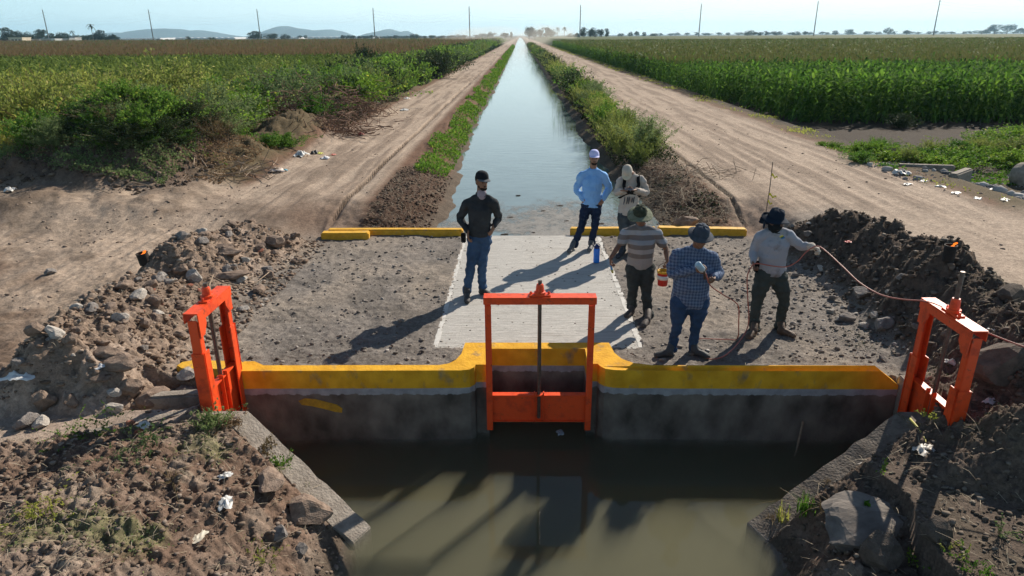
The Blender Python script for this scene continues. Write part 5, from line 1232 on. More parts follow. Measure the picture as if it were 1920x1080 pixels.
# ================================================================ VEGETATION
random.seed(23); rng = np.random.default_rng(29)
def unit(v): return v / (np.linalg.norm(v, axis=-1, keepdims=True) + 1e-9)
def leaf_quads(c, size, elong=2.2, dirs=None, up=.0, r=None):
    r = r or rng; n_ = len(c)
    a = unit(r.normal(size=(n_, 3)) + (0 if dirs is None else dirs * 2.2) + np.array([0, 0, up])); b = unit(np.cross(a, r.normal(size=(n_, 3))))
    s_ = (size * r.uniform(.6, 1.3, n_))[:, None]
    V = np.stack([c - a * s_ * .5 * elong, c + b * s_ * .5, c + a * s_ * .5 * elong, c - b * s_ * .5], 1).reshape(-1, 3)
    return V
def quads(V): return np.arange(len(V)).reshape(-1, 4)
lm_feather = leafmat('feathery_leaf', (.145, .20, .042), (.26, .30, .08), (.38, .36, .14), .55)
lm_grey = leafmat('grey_green_leaf', (.10, .155, .06), (.21, .28, .11), (.30, .33, .16), .5)
lm_green = leafmat('green_leaf', (.06, .14, .022), (.14, .26, .04), (.30, .36, .06), .5)
lm_bright = leafmat('bright_leaf', (.08, .17, .02), (.17, .30, .04), (.38, .40, .06), .55)
lm_dark = leafmat('dark_leaf', (.018, .035, .015), (.045, .07, .025), (.09, .10, .04), .3)
lm_yel = leafmat('yellow_green_leaf', (.21, .255, .05), (.35, .38, .085), (.50, .46, .12), .55)
lm_dry = leafmat('dry_leaf', (.14, .09, .05), (.26, .19, .10), (.34, .28, .17), .3)
lm_far = leafmat('far_leaf', (.015, .03, .015), (.04, .06, .025), None, .2)
stemm = mat('stem_brown', (.10, .075, .045), (.18, .14, .09), scale=20, rough=.9)

def stems_mesh(name, seed, ns, h, spread, nl, size, elong=2.0, jit=.06, w_=.008, base=.15, stems=True, up=.3, lo=.15):
    r = np.random.default_rng(seed); V = []; sv = []
    for i in range(ns):
        az = r.uniform(0, 6.28); ou = abs(r.normal(0, 1)) * spread; hh = h * r.uniform(.55, 1.08) * (1 - .25 * min(1, ou / (spread * 2.2)))
        b = np.array([r.normal(0, base), r.normal(0, base), 0]); d = np.array([math.cos(az), math.sin(az), 0]) * ou; lean = r.normal(0, .12, 3)
        t = np.linspace(0, 1, 8)[:, None]
        pth = b + d * t ** 1.5 + np.array([0, 0, 1]) * hh * (t - .12 * t ** 3) + lean * t * h * .4
        tt = r.uniform(lo, 1, nl) ** .8; k = np.minimum((tt * 7).astype(int), 6); f = (tt * 7 - k)[:, None]
        c = pth[k] * (1 - f) + pth[k + 1] * f + r.normal(0, jit, (nl, 3)) * (1.15 - tt[:, None] * .5) * h * .5
        c[:, 2] = np.maximum(c[:, 2], .02)
        dr = unit(pth[k + 1] - pth[k]); V.append(leaf_quads(c, size, elong, dr * .5, up, r))
        if stems:
            sd = unit(np.cross(pth[-1] - pth[0], r.normal(size=3))) * w_
            for j in range(7): sv += [pth[j] - sd, pth[j] + sd, pth[j + 1] + sd * .6, pth[j + 1] - sd * .6]
    LV = np.concatenate(V); SV = np.array(sv).reshape(-1, 3)
    return LV, SV
def plant_proto(name, LV, SV, lm, sm_=None):
    VV = np.concatenate([LV, SV]) if len(SV) else LV
    me = np_mesh(name, VV, quads(VV)); me.materials.append(lm); me.materials.append(sm_ or stemm)
    mi = np.zeros(len(VV) // 4, np.int32); mi[len(LV) // 4:] = 1; me.polygons.foreach_set('material_index', mi); return me
BM = {
    'feathery': [plant_proto('bush', *stems_mesh('b', 10 + i, 90, 1.0, .42, 80, .017, 2.6, .07, .0035), lm_feather) for i in range(3)],
    'grey': [plant_proto('bush', *stems_mesh('b', 20 + i, 80, 1.0, .46, 85, .020, 2.0, .08, .003), lm_grey) for i in range(3)],
    'green': [plant_proto('bush', *stems_mesh('b', 30 + i, 60, 1.0, .5, 75, .034, 1.7, .09, .003), lm_green) for i in range(3)],
    'bright': [plant_proto('bush', *stems_mesh('b', 40 + i, 55, 1.0, .55, 75, .042, 1.5, .10, .003), lm_bright) for i in range(2)],
    'dark': [plant_proto('bush', *stems_mesh('b', 50 + i, 90, 1.0, .52, 85, .026, 1.7, .09, .004), lm_dark) for i in range(2)],
    'yellow': [plant_proto('bush', *stems_mesh('b', 60 + i, 75, 1.0, .36, 60, .016, 2.8, .06, .004), lm_yel, lm_dry) for i in range(2)],
    'dry': [plant_proto('bush', *stems_mesh('b', 70 + i, 90, 1.0, .5, 40, .014, 2.8, .08, .004), lm_dry) for i in range(2)],
}
LBL = {'feathery': 'feathery olive-green bush', 'grey': 'grey-green bush with fine leaves', 'green': 'leafy green bush', 'bright': 'bright green leafy weed', 'dark': 'dark dense bush', 'yellow': 'yellow-green wispy bush', 'dry': 'brown dry bush'}
def bush(x, y, h, kind, where, wd=1.0, z=None, label=None, grp=None):
    o = bpy.data.objects.new('bush', random.choice(BM[kind])); col.objects.link(o)
    o.location = (x, y, (H(x, y) if z is None else z) - .05); o.scale = (h * wd, h * wd, h); o.rotation_euler.z = random.uniform(0, 6.3)
    return tag(o, label or (LBL[kind] + ' ' + where), 'bush', None if label else (grp or where) + ' ' + kind)

def zone(x, y):
    if y > 40: return 'in the thinning thicket far up the west track'
    if y > 26: return 'in the thicket beyond the brown brush pile'
    if y < 20: return 'at the front edge of the thicket beside the green mound' if x > -12.5 else 'at the front edge of the thicket near the white bag'
    return 'in the tall weeds behind the dark shaded bushes' if x < -14 else 'in the thicket just behind the green mound'
farb = []
def bushes_far(name, lst, label):
    for kd in set(t_[3] for t_ in lst):
        sub = [t_ for t_ in lst if t_[3] == kd]; ps = []
        for me in BM[kd][:2]:
            v = np.empty(len(me.vertices) * 3, np.float32); me.vertices.foreach_get('co', v); v = v.reshape(-1, 4, 3); v = v[np.random.default_rng(3).permutation(len(v))[:900]]; c_ = v.mean(1, keepdims=True); ps.append(((v - c_) * 1.8 + c_).reshape(-1, 3))
        A_ = np.array([(t_[0], t_[1], t_[2]) for t_ in sub]); V = merge(ps, A_[:, 0], A_[:, 1], np.full(len(A_), .3), A_[:, 2])
        tag(link(name, np_mesh(name, V, quads(V)), BM[kd][0].materials[0]), label, 'bushes', kind='stuff')
# thicket on the left of the track
cnt = 0
for y0, y1, nn_, xa, xb, h0, h1 in ((16.6, 20, 34, -17.5, -8.2, .7, 1.5), (19.5, 26, 46, -16, -7.6, 1.2, 2.2), (18.8, 27, 60, -26, -13, 1.8, 2.6), (26, 40, 48, -15, -7.2, 1.2, 2.2), (16.4, 20.5, 30, -14.5, -7.6, .35, .9)):
    for i in range(nn_):
        y = random.uniform(y0, y1); x = random.uniform(xa, xb)
        if y < 18.2 and x > -8.6: continue
        if 20.0 < y < 25.5 and x > -9.3: continue            # dead brush pile
        left = x < -12.5 and y < 27
        kd = random.choice(['yellow', 'feathery', 'feathery', 'yellow'] if left else ['grey', 'green', 'grey', 'green', 'feathery', 'bright'] if y < 45 else ['green', 'green', 'grey', 'dark', 'green'])
        h = random.uniform(h0, h1) * (.75 if (kd in ('bright', 'green') and y < 26) else 1) * (1.15 if left and y > 19 else 1)
        bush(x, y, h, kd, zone(x, y), random.uniform(.9, 1.4), grp='thicket')
for px_, py_, z_, h, wd, kd, lb in ((822, 145, .4, 2.5, 1.25, 'dark', 'big dark round bush at the edge of the track up the canal'), (300, 250, 1.2, .7, 1, 'yellow', 'small yellowing plant on top of the green mound'),
        (470, 225, .5, .9, 1.2, 'bright', 'bright light-green weed beside the brown brush pile'), (540, 282, .45, .55, 1.4, 'green', 'low green creeper hanging over the roadside litter'), (505, 290, .45, .5, 1.5, 'green', 'low dark green creeper just before the roadside litter'),
        (370, 262, .8, .6, 1.6, 'green', 'low green plant sprawling down the mound slope'), (235, 290, .8, .55, 1.8, 'dark', 'dark sprawling plant on the shaded mound slope'), (330, 310, .6, .5, 1.8, 'dark', 'dark green plant at the mound foot'),
        (160, 300, .5, .9, 1.5, 'dark', 'dark shaded bush west of the mound'), (60, 300, .4, .9, 1.5, 'dark', 'dark shaded bush near the white roadside bag'), (440, 290, .5, .55, 1.5, 'green', 'green plant between the mound and the litter'),
        (755, 172, .4, 1.0, 1.3, 'green', 'low green bush below the big dark round bush'), (708, 184, .4, .9, 1.3, 'dark', 'low dark bush beside the white strip of litter'), (600, 200, .8, .6, 1.3, 'dark', 'small dark bush on top of the brown brush pile'), (572, 188, 1.0, .7, 1.2, 'grey', 'grey-green sprig behind the brown brush pile')):
    q = gz(px_, py_, z_); bush(q.x, q.y, h, kd, '', wd, label=lb)
q = at(684, 118, 62); bush(q.x, q.y, 3.1, 'dark', '', .8, z=.1, label='dark open tree-like shrub standing above the thicket')
# bushes on the right bank of the canal
for i in range(26):
    y = 17.9 + i * .85 + random.uniform(-.3, .3); x = 3.35 + random.uniform(-.4, .4)
    bush(x, y, random.uniform(.95, 1.35) * (.75 if i < 2 else 1), random.choice(['feathery', 'grey', 'feathery', 'yellow', 'grey'] if i < 8 else ['feathery', 'grey', 'feathery', 'yellow', 'green']), 'on the east canal bank', random.uniform(.7, .95), grp='east bank')
for i in range(70):
    y = 40 + i * 1.6 * (1 + i * .012) + random.uniform(-.5, .5); farb.append((3.3 + random.uniform(-.3, .3), y, random.uniform(1.2, 1.7), random.choice(['feathery', 'grey', 'dark', 'green'])))
farl = [(random.uniform(-12.5, -7.2 - (y_ > 150) * .3), y_, random.uniform(1.5, 2.3) * (1 + (y_ - 70) * .0015), random.choice(['green', 'grey', 'dark', 'feathery', 'green'])) for y_ in (40 * (330 / 40) ** random.random() for _ in range(260))]
for i in range(42):
    px_ = random.uniform(4, 470); q = gz(px_, random.uniform(286, 338) - .00045 * (px_ - 200) ** 2, .4)
    bush(q.x, q.y, random.uniform(.35, .85), random.choice(['dark', 'dark', 'green', 'dark', 'dry', 'dry', 'dry', 'grey']), 'sprawling over the front of the green mound', random.uniform(1.2, 1.9), grp='mound')
# weeds on the right verge
for i in range(34):
    t = random.random(); px_ = 1600 + 380 * t; base = 325 - 25 * t + random.uniform(-42, 6)
    q = gz(px_, base, .2); hh = random.uniform(.4, .75) * (.55 + .8 * t)
    bush(q.x, q.y, hh, random.choice(['bright', 'bright', 'green', 'bright', 'feathery']), 'in the weed patch on the east verge', random.uniform(1.2, 1.6), grp='east verge')
for px_, py_, h, kd, lb in ((1560, 292, .25, 'bright', 'low weed west of the brown board'), (1540, 288, .2, 'bright', 'lowest weed where the east verge patch begins'), (1690, 215 + 22, .7, 'dark', 'dark shaded weed standing before the corn'), (1645, 285, .6, 'grey', 'grey-green weed behind the brown board'), (1745, 300, .8, 'feathery', 'feathery weed leaning over the broken concrete channel')):
    q = gz(px_, py_, .2); bush(q.x, q.y, h, kd, '', 1.2, label=lb)
# creeping green on the left bank and along verges: uncountable
def cover(name, n_, fx, fy, hfun, size, lm, label, cat='ground cover', ok=None, up=.6, grow=.004):
    y = np.exp(rng.uniform(math.log(fy[0]), math.log(fy[1]), n_)) if fy[1] / fy[0] > 3 else rng.uniform(*fy, n_)
    x = rng.uniform(*fx, n_)
    k = np.ones(n_, bool) if ok is None else ok(x, y); x = x[k]; y = y[k]
    z = hn(x, y); hh = hfun(x, y) * rng.uniform(0, 1, len(x)) ** .7
    c = np.stack([x, y, z + hh], -1); s_ = size * (1 + np.maximum(y - 15, 0) * grow * 5)
    V = leaf_quads(c, 1.0, 1.8, None, up); V = c.repeat(4, 0) + (V - c.repeat(4, 0)) * s_.repeat(4)[:, None]
    o = link(name, np_mesh(name, V, quads(V)), lm); return tag(o, label, cat, kind='stuff')
cover('creeping_grass', 60000, (-3.2, -1.9), (17.0, 260), lambda x, y: .05 + .30 * np.clip(fbm(x * 1.6, y * .9, 400) + .35, 0, 1) * sm(-3.4, -2.6, x), .035, lm_bright, 'lush green creeping grass along the west canal bank',
      ok=lambda x, y: (x < xl_edge(y) + .05) & (x > -2.72 + .3 * vn(y * .6, y * 0, 411)) & (fbm(x * 1.3, y * .8, 410) + .25 * sm(-3.3, -2.4, x) + rng.uniform(-.3, .3, len(x)) > -.02) & (y > 16.5 + 1.0 * (x + 3)))
cover('verge_grass', 26000, (8.8, 10.6), (13.5, 220), lambda x, y: .03 + .08 * np.clip(fbm(x * 2, y, 420) + .3, 0, 1), .03, lm_yel, 'thin yellow-green grass along the east track', ok=lambda x, y: fbm(x * 1.2, y * .7, 421) + rng.uniform(-.3, .3, len(x)) > .12 + .5 * np.abs(x - 9.6))
cover('verge_weeds', 30000, (9.0, 19), (15.6, 21), lambda x, y: .03 + .14 * np.clip(fbm(x * .9, y, 425) + .2, 0, 1), .035, lm_bright, 'low green weeds carpeting the east verge', ok=lambda x, y: (fbm(x * .8, y * .8, 426) + rng.uniform(-.3, .3, len(x)) + .3 * sm(10, 13, x) > .12) & (y > 16.6 - .06 * (x - 9)))
cover('verge_weeds', 42000, (-20, -6.6), (16.0, 30), lambda x, y: .04 + .25 * np.clip(fbm(x * .9, y, 435) + .2, 0, 1), .04, lm_green, 'low weeds and creepers covering the thicket floor', ok=lambda x, y: (fbm(x * .8, y * .8, 436) + rng.uniform(-.3, .3, len(x)) > -.05) & (y > 16.6 + .5 * np.sin(x * 1.3)) & ~((x > -9.0) & (y > 20.5) & (y < 25)) & (x < -7.2))
cover('mound_weeds', 45000, (-17, -8.0), (15.0, 19), lambda x, y: .03 + .42 * np.clip(fbm(x * 1.1, y * 1.1, 495) + .25, 0, 1), .030, lm_grey, 'low green and shaded plants spilling down to the track', ok=lambda x, y: (y > 15.3 + .5 * np.sin(x * .9) - .0 * x) & (fbm(x * .9, y * .9, 496) + rng.uniform(-.3, .3, len(x)) > -.12))
cover('mound_litter', 24000, (-15, -6.9), (15.4, 20), lambda x, y: .02 + .16 * np.clip(fbm(x * 1.3, y * 1.3, 485) + .3, 0, 1), .03, lm_dry, 'dry stalks and leaf litter on the mound front', ok=lambda x, y: (y > 15.9 + .5 * np.sin(x * 1.1)) & (fbm(x, y, 486) + rng.uniform(-.3, .3, len(x)) > -.1))
cover('thicket_edge', 26000, (-8.2, -6.3), (25, 300), lambda x, y: .05 + .35 * np.clip(fbm(x * .9, y * .5, 445) + .2, 0, 1) * sm(-6.5, -7.2, x), .045, lm_dark, 'dark weeds at the edge of the west track', ok=lambda x, y: x < -6.7 + .3 * vn(y * .4, y * 0, 446))
cover('bank_weeds', 30000, (2.7, 4.1), (13.2, 300), lambda x, y: .04 + .45 * sm(16, 19, y) * np.clip(fbm(x, y * .7, 455) + .5, 0, 1), .035, lm_dark, 'dark weeds down the east canal bank', ok=lambda x, y: fbm(x * 1.2, y, 456) + rng.uniform(-.2, .2, len(x)) + .8 * sm(15, 19, y) > .35)
def near_ok(x, y): return (x < -1.7)
cover('short_weeds', 9000, (-5.5, -1.8), (3.4, 5.9), lambda x, y: .01 + .03 * np.clip(fbm(x * 2, y * 2, 465) + .2, 0, 1), .011, lm_grey, 'sparse low weeds on the near west bank', ok=lambda x, y: (fbm(x * 1.7, y * 1.7, 110) + rng.uniform(-.15, .15, len(x)) > .22) & ((x > -3.3) | (y < 5.1)))
cover('short_weeds', 5000, (4.0, 6.5), (5.0, 8.2), lambda x, y: .01 + .02 * np.clip(fbm(x * 2, y * 2, 475) + .2, 0, 1), .011, lm_dark, 'thin mossy weeds on the south part of the east mound', ok=lambda x, y: (fbm(x * 1.4, y * 1.4, 476) + rng.uniform(-.2, .2, len(x)) > .15))

# individual near plants
def small(name, px_, py_, z_, LVSV, lm, label, cat='weed', sc=1.0, sm2=None):
    q = gz(px_, py_, z_); me = plant_proto(name, *LVSV, lm, sm2); o = link(name, me); o.location = (q.x, q.y, H(q.x, q.y) - .01); o.scale = (sc,) * 3; return tag(o, label, cat)
small('weed', 402, 812, .05, stems_mesh('s', 90, 40, .22, .16, 26, .013, 2.4, .12, .0015, .05), lm_grey, 'dry grey-green weed clump behind the west wing wall top')
small('weed', 438, 800, .05, stems_mesh('s', 91, 30, .16, .12, 16, .010, 3, .12, .0015, .05), lm_dry, 'straw-coloured weed clump on the west wing wall top')
small('weed', 520, 875, -.2, stems_mesh('s', 92, 24, .20, .10, 22, .013, 2, .10, .0015, .04), lm_green, 'green weed growing along the west wing wall')
small('weed', 547, 838, -.15, stems_mesh('s', 93, 5, .14, .06, 8, .02, 2, .08, .0015, .02), lm_grey, 'tiny sprig on the west wing wall edge over the water')
small('weed', 500, 855, -.2, stems_mesh('s', 94, 22, .16, .10, 16, .011, 2.4, .10, .0015, .05), lm_dry, 'brownish weed beside the green one at the west wing wall')
small('weed', 1625, 925, .0, stems_mesh('s', 95, 7, .26, .07, 10, .040, 1.4, .10, .003, .02), lm_bright, 'broad-leaved bright sprout above the flat grey slab')
small('weed', 1655, 880, .05, stems_mesh('s', 96, 5, .24, .07, 14, .014, 2.0, .08, .0025, .02), lm_bright, 'spindly sprout beside the broad-leaved one')
small('weed', 1880, 985, .1, stems_mesh('s', 97, 9, .26, .16, 16, .010, 3.0, .05, .003, .01), lm_grey, 'pale skeletal weed near the east bank frame edge')
small('weed', 1712, 1015, -.05, stems_mesh('s', 98, 6, .16, .10, 8, .016, 1.8, .08, .002, .02), lm_bright, 'small sprout beside the flat grey slab')
small('weed', 1832, 1060, .05, stems_mesh('s', 99, 20, .12, .10, 14, .012, 1.8, .10, .002, .06), lm_bright, 'low green weed at the bottom of the east bank')
small('weed', 1790, 1020, .05, stems_mesh('s', 100, 14, .10, .10, 12, .010, 1.8, .10, .002, .06), lm_yel, 'low yellowish weed beside the two dark clods')
small('weed', 1740, 800, .1, stems_mesh('s', 101, 9, .12, .08, 12, .014, 1.6, .10, .002, .03), lm_yel, 'yellow-green sprig beside the yellow strip')
small('weed', 90, 1000, .0, stems_mesh('s', 102, 40, .10, .16, 12, .010, 2.4, .12, .0015, .12), lm_yel, 'yellowish weed patch low on the near west bank')
small('weed', 270, 860, .05, stems_mesh('s', 103, 50, .11, .18, 16, .012, 2.0, .12, .0015, .14), lm_grey, 'grey-green weed patch in the middle of the near west bank')
small('weed', 170, 830, .08, stems_mesh('s', 104, 50, .09, .20, 16, .012, 2.0, .12, .0015, .14), lm_green, 'green weed patch lying in the shadow of the west gate')
small('weed', 480, 1050, -.3, stems_mesh('s', 105, 24, .10, .12, 10, .010, 2.6, .12, .0015, .08), lm_yel, 'thin weed near the water on the west bank')
def tuft(px_, py_, z_, n_, h, label, lm, name='grass_tuft', spread=.5, w_=.006):
    q = gz(px_, py_, z_); V = []
    for i in range(n_):
        az = random.uniform(0, 6.28); ou = abs(random.gauss(0, spread)) * h; hh = h * random.uniform(.5, 1.1); b = np.array([random.gauss(0, h * .15), random.gauss(0, h * .15), 0]); d = np.array([math.cos(az), math.sin(az), 0]); s_ = np.array([-d[1], d[0], 0]) * w_
        P_ = [b + d * ou * t ** 1.6 + np.array([0, 0, 1]) * hh * (t - .35 * (ou / h) * t ** 3) for t in (0, .35, .7, 1)]
        for j in range(3): w0 = 1 - j * .3; w1 = 1 - (j + 1) * .3; V += [P_[j] - s_ * w0, P_[j] + s_ * w0, P_[j + 1] + s_ * w1, P_[j + 1] - s_ * w1]
    V = np.array(V); o = link(name, np_mesh(name, V, quads(V)), lm); o.location = (q.x, q.y, H(q.x, q.y) - .01); return tag(o, label, 'grass')
tuft(1510, 955, -.35, 60, .20, 'bright green grass tuft on the tip of the east bank', lm_bright)
tuft(1470, 950, -.45, 28, .22, 'tall thin grass tuft nearest the water on the east bank', lm_yel, spread=.3)
tuft(1520, 915, -.2, 16, .20, 'arching grass tuft behind the bright one', lm_grey)
tuft(1450, 960, -.55, 60, .10, 'dry fringe of grass on the lower east wing wall', lm_dry, spread=.9, w_=.003)
tuft(1560, 870, -.15, 50, .07, 'dry fringe of grass half-way up the east wing wall', lm_dry, spread=.9, w_=.003)
tuft(1560, 960, -.3, 14, .24, 'bent dry grass stalks over the flat grey slab', lm_dry, spread=1.2, w_=.004)
tuft(330, 930, -.05, 16, .16, 'bent dry grass blades among the clods of the rubble-side bank', lm_dry, spread=1.2, w_=.004)
tuft(650, 965, -.62, 20, .10, 'dry grass at the tip of the west wing wall', lm_dry, spread=.9, w_=.003)

# ---------------------------------------------------------------- corn
lm_corn = leafmat('corn_leaf', (.045, .11, .016), (.13, .26, .035), (.25, .36, .06), .5, .85); lm_corn2 = leafmat('dusty_corn_leaf', (.07, .12, .025), (.16, .22, .05), (.26, .30, .09), .45, .85)
lm_tuft = leafmat('corn_top', (.07, .13, .025), (.16, .21, .05), (.26, .26, .09), .5)
lm_tassel = leafmat('corn_tassel', (.11, .12, .04), (.17, .165, .06), (.20, .21, .08), .4); lm_tassel2 = leafmat('brown_tassel', (.16, .105, .055), (.24, .165, .09), (.28, .23, .11), .4)
def cornplant(seed, nl=14, seg=5, h=2.0):
    r = np.random.default_rng(seed); V = []
    for i in range(nl):
        z0 = h * (.12 + .80 * i / nl); az = r.uniform(0, .6) + math.pi * i + r.normal(0, .3); L_ = r.uniform(.55, .95) * (1 - .25 * (i / nl)); d = np.array([math.cos(az), math.sin(az), 0]); s_ = np.array([-d[1], d[0], .15 * r.normal()])
        rise = r.uniform(.35, .75) + .55 * (i / nl); pr = None
        for j in range(seg + 1):
            t = j / seg; p = d * L_ * t * .75 + np.array([0, 0, z0 + L_ * (rise * t - (1.15 + .3 * r.uniform() - .5 * i / nl) * t * t)]); w_ = .066 * (1 - t) ** .6 * min(1, .5 + 2 * t) + .002
            if pr is not None: V += [pr[0] - s_ * pr[1], pr[0] + s_ * pr[1], p + s_ * w_, p - s_ * w_]
            pr = (p, w_)
    nleaf = len(V)
    for a in (0, 1.57):
        s_ = np.array([math.cos(a), math.sin(a), 0]) * .013; V += [-s_, s_, s_ * .6 + [0, 0, h * .95], -s_ * .6 + [0, 0, h * .95]]
    return np.array(V, float), nleaf
CV = [cornplant(500 + i)[0] for i in range(6)]; CVlo = [cornplant(520 + i, 12, 3)[0] for i in range(6)]
CM = []
for v in CV: me = np_mesh('corn_plant', v, quads(v)); me.materials.append(lm_corn); CM.append(me)
k = 0
for row in range(6):
    y = 29.1 + row * .72
    for i in range(52):
        x = 11.6 + i * .21 + random.uniform(-.05, .05)
        if k >= 300: break
        o = bpy.data.objects.new('corn_plant', CM[k % 6]); col.objects.link(o); o.location = (x, y + random.uniform(-.12, .12), -.0); s_ = random.uniform(.9, 1.12); o.scale = (s_, s_, s_); o.rotation_euler = (random.gauss(0, .05), random.gauss(0, .05), random.uniform(0, 6.3))
        tag(o, 'green corn plant in the front rows of the field east of the track', 'corn plant', 'front rows of corn'); k += 1
def merge(protos, X, Y, Z, S_):
    out = []
    for j, v in enumerate(protos):
        sel = np.arange(len(X)) % len(protos) == j
        x, y, z, s_ = X[sel], Y[sel], Z[sel], S_[sel]; a = rng.uniform(0, 6.28, len(x)); c_, sn = np.cos(a), np.sin(a)
        vx = (v[None, :, 0] * c_[:, None] - v[None, :, 1] * sn[:, None]) * s_[:, None] + x[:, None]
        vy = (v[None, :, 0] * sn[:, None] + v[None, :, 1] * c_[:, None]) * s_[:, None] + y[:, None]
        vz = v[None, :, 2] * s_[:, None] + z[:, None]; out.append(np.stack([vx, vy, vz], -1).reshape(-1, 3))
    return np.concatenate(out)
def cornmass(name, x, y, lm, label, protos, hmul=1.0):
    s_ = rng.uniform(.88, 1.12, len(x)) * hmul; V = merge(protos, x, y, np.zeros(len(x)) - .02, s_); o = link(name, np_mesh(name, V, quads(V)), lm); return tag(o, label, 'corn', kind='stuff')
bushes_far('far_bushes', farb, 'line of bushes running up the east canal bank'); bushes_far('far_bushes', farl, 'mass of bushes far up the west track')
# right: rows behind the individuals, then the side edge along the track
xs = []; ys = []
for y in np.arange(29.1, 62, .75):
    xe = 11.5 if y < 38 else 10.4; x = np.arange(xe + (.0 if y > 33.5 else 10.9), xe + 1.15 * y, .24 if y < 45 else .4); xs.append(x + rng.uniform(-.07, .07, len(x))); ys.append(y + rng.uniform(-.15, .15, len(x)))
for y in np.arange(62, 230, .45):
    x = np.array([10.4, 11.1, 11.9]) + rng.uniform(-.15, .15, 3); xs.append(x); ys.append(np.full(3, y))
cornmass('corn_rows', np.concatenate(xs), np.concatenate(ys), lm_corn, 'tall green corn filling the field east of the track', CVlo)
xs = []; ys = []
for y in np.arange(26.5, 74, .9):
    x = np.arange(-1.05 * y - 4, -13.5 + (1.5 if y > 40 else 0), .33); xs.append(x + rng.uniform(-.1, .1, len(x))); ys.append(y + rng.uniform(-.2, .2, len(x)))
cornmass('corn_rows', np.concatenate(xs), np.concatenate(ys), lm_corn2, 'green corn behind the thicket west of the track', CVlo)
# leafy tops and tassels farther out, over a canopy that closes the field
def canopy(name, x0, x1, y0, y1, z, c1, c2, label, nx=120, ny=200):
    gy_ = y0 * (y1 / y0) ** np.linspace(0, 1, ny); X = np.linspace(0, 1, nx)[None, :] * (x1(gy_) - x0(gy_))[:, None] + x0(gy_)[:, None]; Y_ = np.repeat(gy_[:, None], nx, 1)
    Z = z + .10 * fbm(X * .7, Y_ * .7, 500) + .12 * vn(X * 3, Y_ * 3, 505); Z[0, :] = 0; Z[-1, :] = 0; Z[:, 0] = 0; Z[:, -1] = 0
    ii = np.arange(X.size).reshape(X.shape); F = np.stack([ii[:-1, :-1], ii[:-1, 1:], ii[1:, 1:], ii[1:, :-1]], -1).reshape(-1, 4)
    o = link(name, np_mesh(name, np.stack([X, Y_, Z], -1).reshape(-1, 3), F), mat(name + '_leafage', c1, c2, scale=1.6, rough=.9, bump=1, bscale=5, contrast=(.3, .7), spec=.1)); return tag(o, label, 'crop', kind='stuff')
cL = lambda v: (lambda y: np.full_like(y, v)); 
canopy('corn_canopy', cL(10.9), lambda y: 1.3 * y + 10, 62, 205, 1.6, (.065, .08, .025), (.12, .125, .045), 'closed canopy of the corn field east of the track')
canopy('corn_canopy', lambda y: -1.3 * y - 10, cL(-12.5), 73, 340, 1.6, (.09, .065, .035), (.16, .11, .06), 'brown tasselled canopy of the field west of the track')
canopy('far_crop', cL(9.5), lambda y: 1.4 * y + 10, 214, 700, 2.3, (.07, .09, .035), (.12, .135, .055), 'lighter green crop beyond the corn to the east')
canopy('far_crop', lambda y: -1.4 * y - 10, cL(-16.), 352, 900, 1.0, (.06, .10, .04), (.10, .14, .06), 'pale green crop beyond the brown field to the west')
def tuftproto(seed, n_=5, h=.6):
    r = np.random.default_rng(seed); V = []
    for i in range(n_):
        az = r.uniform(0, 6.28); d = np.array([math.cos(az), math.sin(az), 0]); L_ = r.uniform(.4, .7); s_ = np.array([-d[1], d[0], 0]) * .05
        a = np.array([0, 0, 0.]); b = d * L_ * .45 + [0, 0, h * r.uniform(.5, .9)]; c_ = d * L_ + [0, 0, h * r.uniform(.1, .6)]
        V += [a - s_ * .5, a + s_ * .5, b + s_, b - s_, b - s_, b + s_, c_ + s_ * .2, c_ - s_ * .2]
    return np.array(V)
def tasselproto(seed):
    r = np.random.default_rng(seed); V = []
    for i in range(4):
        d = np.array([r.normal(0, .1), r.normal(0, .1), r.uniform(.3, .5)]); s_ = np.array([.018, .01 * r.normal(), 0]); V += [-s_, s_, d + s_ * .4, d - s_ * .4]
    return np.array(V)
TP = [tuftproto(600 + i) for i in range(4)]; TS = [tasselproto(610 + i) for i in range(4)]
def tops(name, n_, fx, y0, y1, protos, lm, label, z=1.45, sc=1.0, pw=1.0):
    y = y0 * (y1 / y0) ** (rng.uniform(0, 1, n_) ** pw); a, b = fx(y); x = a + (b - a) * rng.uniform(0, 1, n_)
    V = merge(protos, x, y, z + .1 * fbm(x * .7, y * .7, 500), rng.uniform(.8, 1.2, n_) * sc * (1 + np.maximum(y - 60, 0) * .006)); o = link(name, np_mesh(name, V, quads(V)), lm); return tag(o, label, 'corn', kind='stuff')
fr = lambda y: (np.where(y < 38, 11.5, 10.4), 1.15 * y + 6); fl = lambda y: (-1.12 * y - 6, np.full_like(y, -12.6))
tops('corn_tops', 26000, fr, 60, 203, TP, lm_tuft, 'leafy corn tops across the field to the east')
tops('corn_tassels', 26000, fr, 48, 203, TS, lm_tassel, 'brown tassels over the corn to the east', 1.72)
tops('corn_tops', 18000, fl, 66, 330, TP, lm_tuft, 'leafy corn tops across the field to the west', 1.3)
tops('corn_tassels', 34000, fl, 72, 330, TS, lm_tassel2, 'reddish brown tassels over the field to the west', 1.70)
